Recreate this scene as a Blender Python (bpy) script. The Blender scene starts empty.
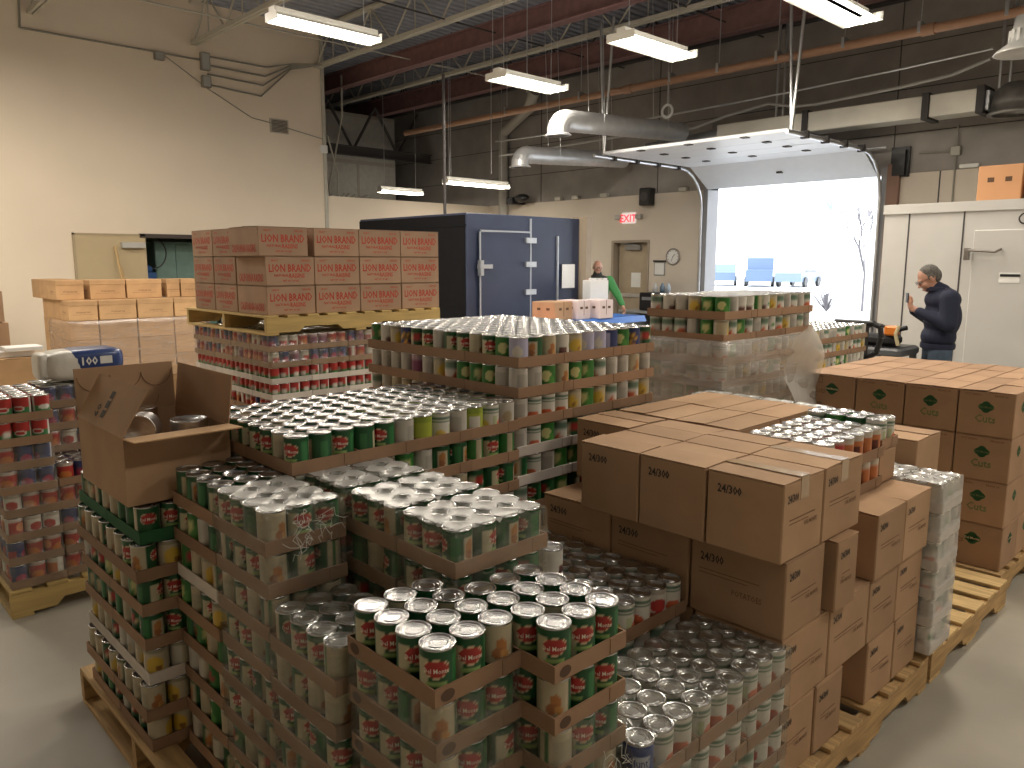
import bpy, math, random
import numpy as np
from mathutils import Vector, Matrix
PI = math.pi
rnd = random.Random(7)
sc = bpy.context.scene
col = sc.collection

# ---------------------------------------------------------------- camera
cam_d = bpy.data.cameras.new('camera'); cam = bpy.data.objects.new('camera', cam_d); col.objects.link(cam)
cam_d.sensor_fit = 'HORIZONTAL'; cam_d.sensor_width = 36.0
cam_d.lens = 776.5 / 1024 * 36.0
cam_d.clip_start = 0.05; cam_d.clip_end = 400
PITCH, ROLL, YAW, CH = math.radians(8.95), 0.00115, math.radians(46.35), 1.70
_f = Vector((-math.sin(YAW)*math.cos(PITCH), math.cos(YAW)*math.cos(PITCH), -math.sin(PITCH)))
_r = Vector((math.cos(YAW), math.sin(YAW), 0)); _u = _r.cross(_f)
_r2 = math.cos(ROLL)*_r + math.sin(ROLL)*_u; _u2 = -math.sin(ROLL)*_r + math.cos(ROLL)*_u
cam.matrix_world = Matrix(((_r2.x, _u2.x, -_f.x, 0), (_r2.y, _u2.y, -_f.y, 0), (_r2.z, _u2.z, -_f.z, CH), (0, 0, 0, 1)))
sc.camera = cam

# ---------------------------------------------------------------- world, view
w = bpy.data.worlds.new('world'); sc.world = w; w.use_nodes = True
bg = w.node_tree.nodes['Background']
bg.inputs[0].default_value = (0.90, 0.95, 1.0, 1); bg.inputs[1].default_value = 4.2
sc.view_settings.view_transform = 'Standard'; sc.view_settings.look = 'None'
sc.view_settings.gamma = 1.0; sc.view_settings.use_curve_mapping = False
sc.view_settings.exposure = 0.32
LAMP_W = 62.0            # power of one ceiling fixture
LAMP_COL = (1.0, 0.90, 0.76)

# ---------------------------------------------------------------- materials
MATS = {}
def mat(name, color=(.5,.5,.5), rough=.6, metal=0.0, spec=.5, noise=0.0, nscale=8.0, bump=0.0, bscale=40.0, emit=None, estr=0.0, stretch=None):
    if name in MATS: return MATS[name]
    m = bpy.data.materials.new(name); m.use_nodes = True; MATS[name] = m
    nt = m.node_tree; b = nt.nodes['Principled BSDF']
    b.inputs['Roughness'].default_value = rough; b.inputs['Metallic'].default_value = metal
    b.inputs['Specular IOR Level'].default_value = spec
    tc = nt.nodes.new('ShaderNodeTexCoord')
    src = tc.outputs['Object']
    if stretch:
        mp = nt.nodes.new('ShaderNodeMapping'); mp.inputs['Scale'].default_value = stretch
        nt.links.new(src, mp.inputs[0]); src = mp.outputs[0]
    n = nt.nodes.new('ShaderNodeTexNoise'); n.inputs['Scale'].default_value = nscale; n.inputs['Detail'].default_value = 4
    nt.links.new(src, n.inputs['Vector'])
    r = nt.nodes.new('ShaderNodeValToRGB')
    k = max(noise, .02)
    r.color_ramp.elements[0].position = .3; r.color_ramp.elements[1].position = .7
    r.color_ramp.elements[0].color = tuple(c*(1-k) for c in color) + (1,)
    r.color_ramp.elements[1].color = tuple(min(1, c*(1+k)) for c in color) + (1,)
    nt.links.new(n.outputs['Fac'], r.inputs[0]); nt.links.new(r.outputs[0], b.inputs['Base Color'])
    if bump:
        n2 = nt.nodes.new('ShaderNodeTexNoise'); n2.inputs['Scale'].default_value = bscale; n2.inputs['Detail'].default_value = 3
        nt.links.new(src, n2.inputs['Vector'])
        bp = nt.nodes.new('ShaderNodeBump'); bp.inputs['Strength'].default_value = bump; bp.inputs['Distance'].default_value = .01
        nt.links.new(n2.outputs['Fac'], bp.inputs['Height']); nt.links.new(bp.outputs[0], b.inputs['Normal'])
    if emit:
        b.inputs['Emission Color'].default_value = tuple(emit) + (1,); b.inputs['Emission Strength'].default_value = estr
    return m
def carton_mat(name, color):
    """corrugated board: fibre noise, faint flutes, a per-box tone"""
    if name in MATS: return MATS[name]
    m = mat(name, color, rough=.78, spec=.25, noise=.10, nscale=5, bump=.10, bscale=9)
    nt = m.node_tree; b = nt.nodes['Principled BSDF']
    oi = nt.nodes.new('ShaderNodeObjectInfo'); mr = nt.nodes.new('ShaderNodeMapRange')
    mr.inputs[3].default_value = .86; mr.inputs[4].default_value = 1.12
    nt.links.new(oi.outputs['Random'], mr.inputs[0])
    mx = nt.nodes.new('ShaderNodeVectorMath'); mx.operation = 'SCALE'
    ramp = [n for n in nt.nodes if n.type == 'VALTORGB'][0]
    nt.links.new(ramp.outputs[0], mx.inputs[0]); nt.links.new(mr.outputs[0], mx.inputs['Scale'])
    nt.links.new(mx.outputs[0], b.inputs['Base Color'])
    return m
def print_mat():
    m = bpy.data.materials.new('printed_paper'); m.use_nodes = True; nt = m.node_tree; b = nt.nodes['Principled BSDF']
    a = nt.nodes.new('ShaderNodeAttribute'); a.attribute_name = 'print'
    nt.links.new(a.outputs['Color'], b.inputs['Base Color']); b.inputs['Roughness'].default_value = .38
    b.inputs['Specular IOR Level'].default_value = .45
    return m
def film_mat(name, clear, tint, gloss=.25, rough=.22, bstr=.25, scl=(1,1,2.6), nsc=22, var=1.0):
    """thin polythene: mostly see-through, with a soft sheen and wrinkles"""
    m = bpy.data.materials.new(name); m.use_nodes = True; nt = m.node_tree
    for n in list(nt.nodes): nt.nodes.remove(n)
    out = nt.nodes.new('ShaderNodeOutputMaterial')
    t = nt.nodes.new('ShaderNodeBsdfTransparent'); t.inputs[0].default_value = (.97, .97, .96, 1)
    g = nt.nodes.new('ShaderNodeBsdfGlossy'); g.inputs['Roughness'].default_value = rough; g.inputs[0].default_value = (1, 1, 1, 1)
    d = nt.nodes.new('ShaderNodeBsdfDiffuse'); d.inputs[0].default_value = tuple(tint) + (1,)
    tc = nt.nodes.new('ShaderNodeTexCoord'); mp = nt.nodes.new('ShaderNodeMapping'); mp.inputs['Scale'].default_value = scl
    n = nt.nodes.new('ShaderNodeTexNoise'); n.inputs['Scale'].default_value = nsc; n.inputs['Detail'].default_value = 4; n.inputs['Distortion'].default_value = 1.0
    bp = nt.nodes.new('ShaderNodeBump'); bp.inputs['Strength'].default_value = bstr; bp.inputs['Distance'].default_value = .01
    nt.links.new(tc.outputs['Object'], mp.inputs[0]); nt.links.new(mp.outputs[0], n.inputs['Vector']); nt.links.new(n.outputs['Fac'], bp.inputs['Height'])
    nt.links.new(bp.outputs[0], g.inputs['Normal'])
    m1 = nt.nodes.new('ShaderNodeMixShader'); m1.inputs[0].default_value = gloss
    nt.links.new(d.outputs[0], m1.inputs[1]); nt.links.new(g.outputs[0], m1.inputs[2])
    m2 = nt.nodes.new('ShaderNodeMixShader')
    mr = nt.nodes.new('ShaderNodeMapRange'); mr.inputs[1].default_value = .35; mr.inputs[2].default_value = .75
    mr.inputs[3].default_value = max(0, 1-clear-.08*var); mr.inputs[4].default_value = 1-clear+.12*var
    nt.links.new(n.outputs['Fac'], mr.inputs[0]); nt.links.new(mr.outputs[0], m2.inputs[0])
    nt.links.new(t.outputs[0], m2.inputs[1]); nt.links.new(m1.outputs[0], m2.inputs[2]); nt.links.new(m2.outputs[0], out.inputs[0])
    MATS[name] = m
    return m

M_PRINT = print_mat()
M_TIN = mat('tinplate_steel', (.60,.60,.60), rough=.27, metal=1.0, noise=.04, nscale=30)
M_BOARD = carton_mat('corrugated_board', (.43,.275,.165))
M_BOARD_L = carton_mat('light_corrugated_board', (.50,.315,.165))
M_BOARD_R = carton_mat('reddish_corrugated_board', (.39,.245,.15))
M_BOARD_P = carton_mat('pinkish_corrugated_board', (.38,.255,.175))
M_TRAY = carton_mat('tray_board', (.32,.20,.125))
M_STAMP = mat('tray_stamp', (.11,.065,.04), rough=.8)
M_TRAY_W = carton_mat('white_tray_board', (.60,.55,.50))
M_TRAY_G = carton_mat('green_tray_board', (.03,.12,.05))
M_INNER = mat('carton_shadow_gap', (.10,.055,.03), rough=.9)
M_TAPE = mat('clear_packing_tape', (.46,.32,.19), rough=.14, spec=.9, bump=.15, bscale=60)
M_BLACKINK = mat('black_ink', (.035,.03,.028), rough=.7)
M_FAINTINK = mat('faint_ink', (.22,.12,.065), rough=.8)
M_REDINK = mat('red_ink', (.45,.055,.03), rough=.7)
M_GREENINK = mat('green_ink', (.02,.10,.035), rough=.7)
M_PALEGREENINK = mat('pale_green_ink', (.16,.20,.08), rough=.7)
M_CREAMINK = mat('cream_ink', (.62,.50,.32), rough=.7)
M_WOOD = mat('pallet_wood', (.50,.33,.15), rough=.75, noise=.25, nscale=5, stretch=(1,12,12), bump=.2, bscale=14)
M_WOOD2 = mat('pallet_wood_lengthwise', (.47,.30,.13), rough=.75, noise=.25, nscale=5, stretch=(12,1,12), bump=.2, bscale=14)
M_WHITE = mat('white_paint', (.78,.78,.76), rough=.5)
M_STEEL = mat('galvanised_steel', (.62,.64,.66), rough=.32, metal=.9, noise=.12, nscale=6)
M_SILVER = mat('bright_duct_sheet', (.66,.67,.68), rough=.36, metal=.45, noise=.08, nscale=6)
M_DARK = mat('black_plastic', (.018,.018,.02), rough=.4)
FILM_S = film_mat('shrink_film', .84, (.50,.50,.42), gloss=.30)
FILM_TOP = film_mat('painted_sheen_film', .66, (.92,.90,.86), gloss=.30, rough=.40, bstr=.03, scl=(1,1,1), nsc=9, var=.25)  # white tint paints in the lamp reflections seen on wrapped tops
FILM_C = film_mat('brownish_stretch_film', .66, (.42,.32,.26), gloss=.25, rough=.3, bstr=.5, scl=(.6,.6,5), nsc=8)
FILM_W = film_mat('stretch_film', .42, (.55,.51,.46), gloss=.40, rough=.22, bstr=.7, scl=(.6,.6,7), nsc=9)

# ---------------------------------------------------------------- mesh builder
_text_cache = {}
def text_geom(s, bold=.022):
    """flat outline text: vertices (N,2) with unit cap height, faces, width"""
    if (s, bold) in _text_cache: return _text_cache[(s, bold)]
    cu = bpy.data.curves.new('lettering', 'FONT'); cu.body = s; cu.size = 1.0; cu.resolution_u = 1; cu.offset = bold
    ob = bpy.data.objects.new('lettering', cu); col.objects.link(ob)
    dg = bpy.context.evaluated_depsgraph_get(); dg.update()
    me = ob.evaluated_get(dg).to_mesh()
    v = np.array([(q.co.x, q.co.y) for q in me.vertices]); f = [tuple(p.vertices) for p in me.polygons]
    bpy.data.objects.remove(ob); bpy.data.curves.remove(cu)
    v[:, 0] -= v[:, 0].min(); k = 1/ .72; v = v*k
    _text_cache[(s, bold)] = (v, f, float(v[:, 0].max()))
    return _text_cache[(s, bold)]

class MB:
    def __init__(s): s.v = []; s.f = []; s.m = []; s.sm = []
    def add(s, vs, fs, mi=0, smooth=False):
        o = len(s.v); s.v.extend(tuple(map(float, q)) for q in vs); s.f.extend(tuple(o+i for i in f) for f in fs)
        s.m.extend([mi]*len(fs)); s.sm.extend([smooth]*len(fs)); return s
    def box(s, x0, y0, z0, x1, y1, z1, mi=0, b=0.0):
        if x0 > x1: x0, x1 = x1, x0
        if y0 > y1: y0, y1 = y1, y0
        if z0 > z1: z0, z1 = z1, z0
        if b <= 0:
            vs = [(x,y,z) for z in (z0,z1) for x,y in ((x0,y0),(x1,y0),(x1,y1),(x0,y1))]
            return s.add(vs, [(3,2,1,0),(4,5,6,7),(0,1,5,4),(1,2,6,5),(2,3,7,6),(3,0,4,7)], mi)
        b = min(b, (x1-x0)/2.2, (y1-y0)/2.2, (z1-z0)/2.2)
        c = ((x0+x1)/2, (y0+y1)/2, (z0+z1)/2); h = ((x1-x0)/2, (y1-y0)/2, (z1-z0)/2)
        vs = []; idx = {}
        for sx in (-1,1):
            for sy in (-1,1):
                for sz in (-1,1):
                    for a in range(3):
                        q = [h[0]-b, h[1]-b, h[2]-b]; q[a] = h[a]
                        idx[(sx,sy,sz,a)] = len(vs); vs.append((c[0]+sx*q[0], c[1]+sy*q[1], c[2]+sz*q[2]))
        fs = []
        for a in range(3):
            o = [k for k in range(3) if k != a]
            for sg in (-1,1):
                loop = []
                for p, q in ((-1,-1),(1,-1),(1,1),(-1,1)):
                    t = [0,0,0]; t[a] = sg; t[o[0]] = p; t[o[1]] = q; loop.append(idx[(t[0],t[1],t[2],a)])
                flip = (sg > 0) ^ (a == 1)
                fs.append(tuple(loop if flip else loop[::-1]))
        for a in range(3):
            o = [k for k in range(3) if k != a]
            for p in (-1,1):
                for q in (-1,1):
                    t0 = [0,0,0]; t1 = [0,0,0]; t0[a] = -1; t1[a] = 1
                    for t in (t0,t1): t[o[0]] = p; t[o[1]] = q
                    l = [idx[(*t0,o[0])], idx[(*t1,o[0])], idx[(*t1,o[1])], idx[(*t0,o[1])]]
                    fs.append(tuple(l if (p*q > 0) ^ (a == 1) else l[::-1]))
        for sx in (-1,1):
            for sy in (-1,1):
                for sz in (-1,1):
                    l = [idx[(sx,sy,sz,k)] for k in range(3)]
                    fs.append(tuple(l if sx*sy*sz > 0 else l[::-1]))
        return s.add(vs, fs, mi)
    def tube(s, p0, p1, r, n=8, mi=0, r1=None, caps=True, smooth=True):
        p0 = Vector(p0); p1 = Vector(p1); d = (p1-p0)
        if d.length < 1e-6: return s
        d.normalize(); a = Vector((0,0,1)) if abs(d.z) < .9 else Vector((1,0,0))
        u = d.cross(a).normalized(); v = d.cross(u); r1 = r if r1 is None else r1
        vs = [p0+(u*math.cos(2*PI*i/n)+v*math.sin(2*PI*i/n))*r for i in range(n)] + [p1+(u*math.cos(2*PI*i/n)+v*math.sin(2*PI*i/n))*r1 for i in range(n)]
        s.add(vs, [(i, i+n, (i+1)%n+n, (i+1)%n) for i in range(n)], mi, smooth)
        if caps: s.add(vs, [tuple(range(n)), tuple(range(2*n-1, n-1, -1))], mi)
        return s
    def path(s, pts, r, n=8, mi=0):
        for a, b in zip(pts[:-1], pts[1:]): s.tube(a, b, r, n, mi)
        return s
    def lathe(s, prof, n=24, c=(0,0,0), mi=0, smooth=True):
        """prof: list of (radius, z)"""
        k = len(prof); vs = []
        for r, z in prof:
            for i in range(n): vs.append((c[0]+r*math.cos(2*PI*i/n), c[1]+r*math.sin(2*PI*i/n), c[2]+z))
        fs = [(j*n+i, j*n+(i+1)%n, (j+1)*n+(i+1)%n, (j+1)*n+i) for j in range(k-1) for i in range(n)]
        return s.add(vs, fs, mi, smooth)
    def ball(s, c, r, mi=0, n=12, k=8):
        rr = r if hasattr(r, '__len__') else (r, r, r)
        vs = [(c[0], c[1], c[2]-rr[2])]
        for j in range(1, k):
            t = PI*j/k
            for i in range(n): vs.append((c[0]+rr[0]*math.sin(t)*math.cos(2*PI*i/n), c[1]+rr[1]*math.sin(t)*math.sin(2*PI*i/n), c[2]-rr[2]*math.cos(t)))
        vs.append((c[0], c[1], c[2]+rr[2])); L = len(vs)-1
        fs = [(0, 1+(i+1)%n, 1+i) for i in range(n)]
        for j in range(k-2): fs += [(1+j*n+i, 1+j*n+(i+1)%n, 1+(j+1)*n+(i+1)%n, 1+(j+1)*n+i) for i in range(n)]
        fs += [(L, 1+(k-2)*n+i, 1+(k-2)*n+(i+1)%n) for i in range(n)]
        return s.add(vs, fs, mi, True)
    def pillow(s, c, h, p=.45, mi=0, n=28, k=16, u0=None):
        """a soft rounded block (superellipsoid) with half sizes h"""
        f = lambda v: math.copysign(abs(v)**p, v); vs = []
        for j in range(k+1):
            t = -PI/2+PI*j/k
            for i in range(n):
                a = 2*PI*i/n; vs.append((c[0]+h[0]*f(math.cos(t))*f(math.cos(a)), c[1]+h[1]*f(math.cos(t))*f(math.sin(a)), c[2]+h[2]*f(math.sin(t))))
        return s.add(vs, [(j*n+i,j*n+(i+1)%n,(j+1)*n+(i+1)%n,(j+1)*n+i) for j in range(k) for i in range(n)], mi, True)
    def text(s, t, org, ud, vd, size, mi=0, center=True, sx=1.0):
        v, f, wd = text_geom(t); org = Vector(org); ud = Vector(ud)*size*sx; vd = Vector(vd)*size
        if center: org = org - ud*wd/2 - vd*.5
        return s.add([org+ud*float(q[0])+vd*float(q[1]) for q in v], f, mi)
    def disc(s, org, ud, vd, a, b, n=16, mi=0):
        org = Vector(org); ud = Vector(ud); vd = Vector(vd)
        return s.add([org+ud*a*math.cos(2*PI*i/n)+vd*b*math.sin(2*PI*i/n) for i in range(n)], [tuple(range(n))], mi)
    def quad(s, a, b, c, d, mi=0): return s.add([a,b,c,d], [(0,1,2,3)], mi)
    def mesh(s, name, mats):
        me = bpy.data.meshes.new(name); me.from_pydata(s.v, [], s.f)
        for m in (mats if isinstance(mats, (list, tuple)) else [mats]): me.materials.append(m)
        me.polygons.foreach_set('material_index', s.m); me.polygons.foreach_set('use_smooth', s.sm); me.update()
        return me
    def build(s, name, mats, parent=None, loc=(0,0,0), rz=0.0):
        return obj(name, s.mesh(name, mats), parent, loc, rz)

def obj(name, me, parent=None, loc=(0,0,0), rz=0.0):
    o = bpy.data.objects.new(name, me); col.objects.link(o); o.location = loc; o.rotation_euler = (0,0,rz)
    if parent is not None: o.parent = parent
    return o
def tag(o, label, cat, group=None, kind=None):
    o['label'] = label; o['category'] = cat
    if group: o['group'] = group
    if kind: o['kind'] = kind
    return o
def thing(name, label, cat, loc=(0,0,0), rz=0.0, group=None):
    return tag(obj(name, None, None, loc, rz), label, cat, group)
def struct(name, mb, mats, label=None):
    o = mb.build(name, mats); o['kind'] = 'structure'
    return o
KIDS = {}
def dup(root, loc, rz=0.0, label=None, group=None):
    """a copy of a thing with copies of its parts"""
    def cp(o, parent):
        c = o.copy(); col.objects.link(c)
        if parent is not None: c.parent = parent
        for ch in o.children: cp(ch, c)
        return c
    r = cp(root, None); r.location = loc; r.rotation_euler = (0,0,rz)
    if label: r['label'] = label
    if group: r['group'] = group
    return r
ORD = ['zeroth','first','second','third','fourth','fifth','sixth','seventh','eighth','ninth','tenth','eleventh','twelfth','thirteenth','fourteenth','fifteenth','sixteenth','seventeenth','eighteenth']
def nth(i): return ORD[i] if i < len(ORD) else str(i)+'th'
exec_after = []

# ================================================================ the room
XL, XR, YN, YB, ZR = -14.3, 5.0, -5.0, 12.9, 6.2
M_CONC = mat('concrete_floor', (.37,.345,.29), rough=.42, noise=.16, nscale=1.3, bump=.05, bscale=20, spec=.4)
M_WALL = mat('cream_wall_paint', (.80,.70,.57), rough=.75, noise=.03, nscale=1.0)
M_WALLB = mat('pale_block_wall_paint', (.66,.59,.50), rough=.75, noise=.04, nscale=1.2)
M_GREYW = mat('bare_grey_block', (.31,.29,.27), rough=.9, noise=.12, nscale=2.5)
M_DECK = mat('dark_roof_deck', (.29,.31,.37), rough=.7, noise=.1)
M_MAROON = mat('maroon_steel', (.22,.12,.12), rough=.7, noise=.15)
M_CREAMST = mat('cream_painted_steel', (.50,.48,.42), rough=.55, noise=.06)
M_DARKST = mat('dark_steel', (.05,.045,.045), rough=.6)
b = MB(); b.box(-24,YN,-.1,XR,YB,0); struct('floor', b, M_CONC)
# roof deck: corrugated sheet with ribs running along Y
b = MB(); x = -24.0; vs = []; fs = []
while x < XR+.3:
    for dx, z in ((0,ZR),(.09,ZR),(.11,ZR+.04),(.15,ZR+.04),(.17,ZR)): vs += [(x+dx,YN,z),(x+dx,YB+6,z)]
    x += .19
b.add(vs, [(2*i,2*i+1,2*i+3,2*i+2) for i in range(len(vs)//2-1)])
b.box(-24.2,YN-.2,ZR+.06,XR+.5,YB+6.2,ZR+.2); struct('ceiling', b, M_DECK)
# high left wall with the doorway in it, then the low partition beyond it
b = MB()
b.box(XL-.2,YN,0,XL,4.85,ZR); b.box(XL-.2,4.85,2.12,XL,8.42,ZR); b.box(XL-.2,6.2,0,XL,8.42,2.12)
struct('wall_left', b, M_WALL)
b = MB(); b.box(XL-.16,8.42,0,XL,YB,2.995); b.box(XL-.18,8.42,2.995,XL+.01,YB,3.02); struct('wall_left_low', b, M_WALL)
b = MB(); b.box(XL-.02,8.38,2.3,XL+.03,8.45,ZR); b.box(XL-.2,8.43,3.0,XL-.02,8.46,ZR); struct('trim_1', b, M_CREAMST)
# back wall with dock door and exit door openings
GX0, GX1, GZ = -8.2, -5.08, 3.06
EX0, EX1, EZ = -10.5, -9.53, 2.14
b = MB()
b.box(-24,YB,0,EX0,YB+.3,3.03); b.box(EX0,YB,EZ,EX1,YB+.3,3.03); b.box(EX1,YB,0,GX0-.05,YB+.3,3.03)
b.box(GX1+.05,YB,0,XR,YB+.3,3.05); struct('wall_back', b, M_WALLB)
b = MB(); b.box(-24,YB+.02,3.03,GX0,YB+.3,ZR); b.box(GX0,YB+.03,GZ,GX1,YB+.29,ZR); b.box(GX1,YB+.02,3.05,XR,YB+.3,ZR)
for zz in (3.65,4.3,4.95,5.6): b.box(-24,YB+.012,zz,XR,YB+.02,zz+.012,1)
for xx in (-16,-12.6,-9.4,-4.95,-3.1,-.8,2): b.box(xx,YB+.01,3.05,xx+.012,YB+.02,ZR,1)
struct('wall_back_upper', b, [M_GREYW, M_DARKST])
b = MB()
for xx in (-4.25,-3.3,-2.2,-1.0,.4): b.box(xx,YB-.004,0,xx+.02,YB,3.05)
struct('trim_2', b, M_DARKST)
b = MB(); b.box(XR,YN,0,XR+.2,YB+.3,ZR); struct('wall_right', b, M_WALLB)
b = MB(); b.box(-24,YN-.2,0,XR+.2,YN,ZR); struct('wall_front', b, M_WALL)
b = MB(); b.box(-24.2,YN,0,-24,YB+6,ZR); struct('wall_far_left', b, M_GREYW)
# grey taped drywall of the space beyond the partition
b = MB(); b.box(-17.2,8.0,0,-17.0,12.05,5.28); b.box(-17.0,8,4.08,-16.995,12.05,4.17,1); b.box(-17.0,8,5.2,-16.995,12.05,5.27,1)
for yy in (9.2,10.9): b.box(-17.0,yy,2.8,-16.995,yy+.07,4.1,1)
struct('wall_drywall', b, [mat('grey_drywall', (.42,.41,.38), rough=.9, noise=.08), mat('joint_compound', (.36,.33,.29), rough=.9)])
# room seen through the side doorway
b = MB(); b.box(-17,4.4,0,-16.9,6.6,2.6); b.box(-16.9,4.3,0,XL-.2,4.4,2.6); b.box(-16.9,6.6,0,XL-.2,6.7,2.6); b.box(-17,4.3,2.6,XL-.2,6.7,2.7)
struct('wall_side_room', b, mat('side_room_wall', (.45,.47,.42), rough=.8))
b = MB(); b.box(XL,4.74,2.10,XL+.06,6.3,2.17); struct('trim_3', b, mat('dark_bronze_trim', (.05,.035,.03), rough=.5))
t = thing('storage_locker', 'teal-green metal lockers seen through the dark-topped side doorway', 'locker', (-15.2,5.75,0))
b = MB(); b.box(-.3,-.55,0,.3,.55,2.05); b.build('body', mat('teal_paint', (.16,.27,.24), rough=.45, noise=.08), t)
for k in range(3):
    b = MB(); b.box(.3,-.54+k*.36,.04,.318,-.20+k*.36,2.0,0); b.box(.318,-.24+k*.36,1.0,.335,-.22+k*.36,1.16,1); b.build('door', [MATS['teal_paint'], M_DARK], t)
b = MB(); b.path([(XL-.4,4.98+.25*math.cos(a)+.1,1.85+.28*math.sin(a)) for a in [PI*(.5-i/10) for i in range(11)]], .012, 6)
tag(b.build('cable', M_DARK), 'black cable hanging in a loop inside the side doorway', 'cable')
b = MB(); b.box(-15.05,4.95,0,-14.75,5.15,1.5); b.ball((-14.9,5.05,1.55),(.1,.09,.08))
tag(b.build('coat', mat('blue_cloth', (.05,.13,.35), rough=.8, bump=.5, bscale=12)), 'blue cloth coat hanging in the side doorway', 'coat')

# dock door: roller sections under the ceiling
t = thing('overhead_door', 'white sectional overhead door rolled up above the bright dock opening', 'door', (0,0,0))
M_DOORP = mat('white_door_panel', (.74,.77,.82), rough=.4, spec=.5)
ys = [9.86,10.46,11.06,11.66,12.26]
for k in range(4):
    b = MB(); b.box(GX0-.02,ys[k]+.004,3.38,GX1-.06,ys[k+1]-.004,3.43,0,.006)
    for xx in (-7.5,-6.65,-5.75): b.box(xx-.05,ys[k]-.05,3.365,xx+.05,ys[k]+.05,3.38,1)
    b.build('door_panel', [M_DOORP, M_DARKST], t)
b = MB(); vs = []
for x in (GX0-.02, GX1-.06): vs += [(x,12.27,3.38),(x,12.27,3.43),(x,12.86,3.03),(x,12.86,3.08)]
b.add(vs, [(0,2,6,4),(1,5,7,3),(0,1,3,2),(4,6,7,5),(2,3,7,6),(0,4,5,1)])
b.box(-6.7,12.55,3.18,-6.6,12.62,3.21,1); b.build('door_panel', [M_DOORP, M_DARKST], t)
for x in (GX0-.1, GX1+.02):
    b = MB(); pts = [(x,9.7,3.36),(x,12.1,3.36)] + [(x,12.1+.7*math.sin(a),2.66+.7*math.cos(a)) for a in (.3,.6,.9,1.2,1.5)] + [(x,12.82,.02)]
    b.path(pts, .028, 6)
    for yy in (10.2,10.8,11.4,12.0): b.box(x-.05,yy-.03,3.32,x+.05,yy+.03,3.42,1)
    b.build('track', [M_STEEL, M_DARKST], t)
for xa, xb in ((-8.30,-8.42),(-8.30,-8.15),(-5.13,-5.25),(-5.13,-5.0)):
    b = MB(); b.box(min(xa,xb)-.001,9.95,3.4,min(xa,xb),9.951,3.4); b.tube((xa,9.95,3.38),(xb,9.95,5.45),.022,6); b.build('hanger_strut', M_STEEL, t)
b = MB(); b.tube((GX0-.1,12.7,3.45),(GX1+.1,12.7,3.45),.02,8); b.build('torsion_bar', M_STEEL, t)
b = MB(); b.box(GX0-.1,YB-.05,0,GX0,YB+.31,GZ); b.box(GX1,YB-.05,0,GX1+.1,YB+.31,GZ+.1); struct('trim_4', b, mat('grey_door_jamb', (.30,.30,.31), rough=.5))
b = MB(); b.box(-4.95,YB-.05,3.0,-4.68,YB,3.45); b.box(-4.9,YB-.12,3.02,-4.72,YB-.05,3.4)
tag(b.build('door_operator', M_DARK), 'black motor housing on the grey block beside the dock door top', 'motor')
b = MB(); b.box(GX1+.1,YB-.08,0,GX1+.28,YB,3.2); struct('trim_5', b, mat('brown_post', (.25,.15,.11), rough=.7))

# exit door
t = thing('exit_door', 'tan steel exit door set back in its frame under the exit sign', 'door', (0,0,0))
M_TAN = mat('tan_door_paint', (.42,.34,.24), rough=.5, noise=.04)
b = MB(); b.box(EX0+.09,YB+.14,.02,EX1-.05,YB+.19,EZ-.05,0,.004); b.build('door_leaf', M_TAN, t)
b = MB(); b.box(EX0+.003,YB-.02,0,EX0+.06,YB+.3,EZ-.003); b.box(EX1-.05,YB-.02,0,EX1-.003,YB+.3,EZ-.003); b.box(EX0+.06,YB-.02,EZ-.05,EX1-.05,YB+.3,EZ-.003); b.build('door_frame', mat('door_frame_paint', (.36,.30,.23), rough=.5), t)
b = MB(); b.box(EX0+.3,YB+.06,EZ-.20,EX0+.68,YB+.14,EZ-.10); b.tube((EX0+.6,YB+.08,EZ-.09),(EX0+.25,YB,EZ-.07),.012); b.build('door_closer', mat('closer_metal', (.30,.30,.30), rough=.35, metal=.7), t)
b = MB(); b.box(EX0+.12,YB+.10,.98,EX1-.12,YB+.14,1.05); b.build('push_bar', M_STEEL, t)
b = MB(); b.box(EX0+.42,YB+.136,1.18,EX0+.66,YB+.14,1.48)
tag(b.build('paper_notice', M_WHITE), 'white paper notice taped to the tan exit door', 'notice')
b = MB(); b.box(EX0+.02,YB+.30,0,EX1,YB+.32,EZ); struct('door_3', b, M_TAN)
# exit sign
t = thing('exit_sign', 'white exit sign with red letters above the tan door', 'sign', (-10.05,YB,2.58))
b = MB(); b.box(-.17,-.05,-.11,.17,0,.11,0,.01); b.text('EXIT', (0,-.052,0), (1,0,0), (0,0,1), .15, 1); b.build('sign_face', [mat('lit_sign_face', (.85,.80,.78), emit=(1,.9,.85), estr=.35), mat('lit_red_letters', (.8,.03,.05), emit=(1,.05,.08), estr=1.2)], t)
for dx in (-.25,.27): b = MB(); b.box(dx-.07,-.10,-.02,dx+.07,-.02,.07,0,.01); b.build('emergency_lamp', mat('dull_white_plastic', (.5,.48,.45)), t)
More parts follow.
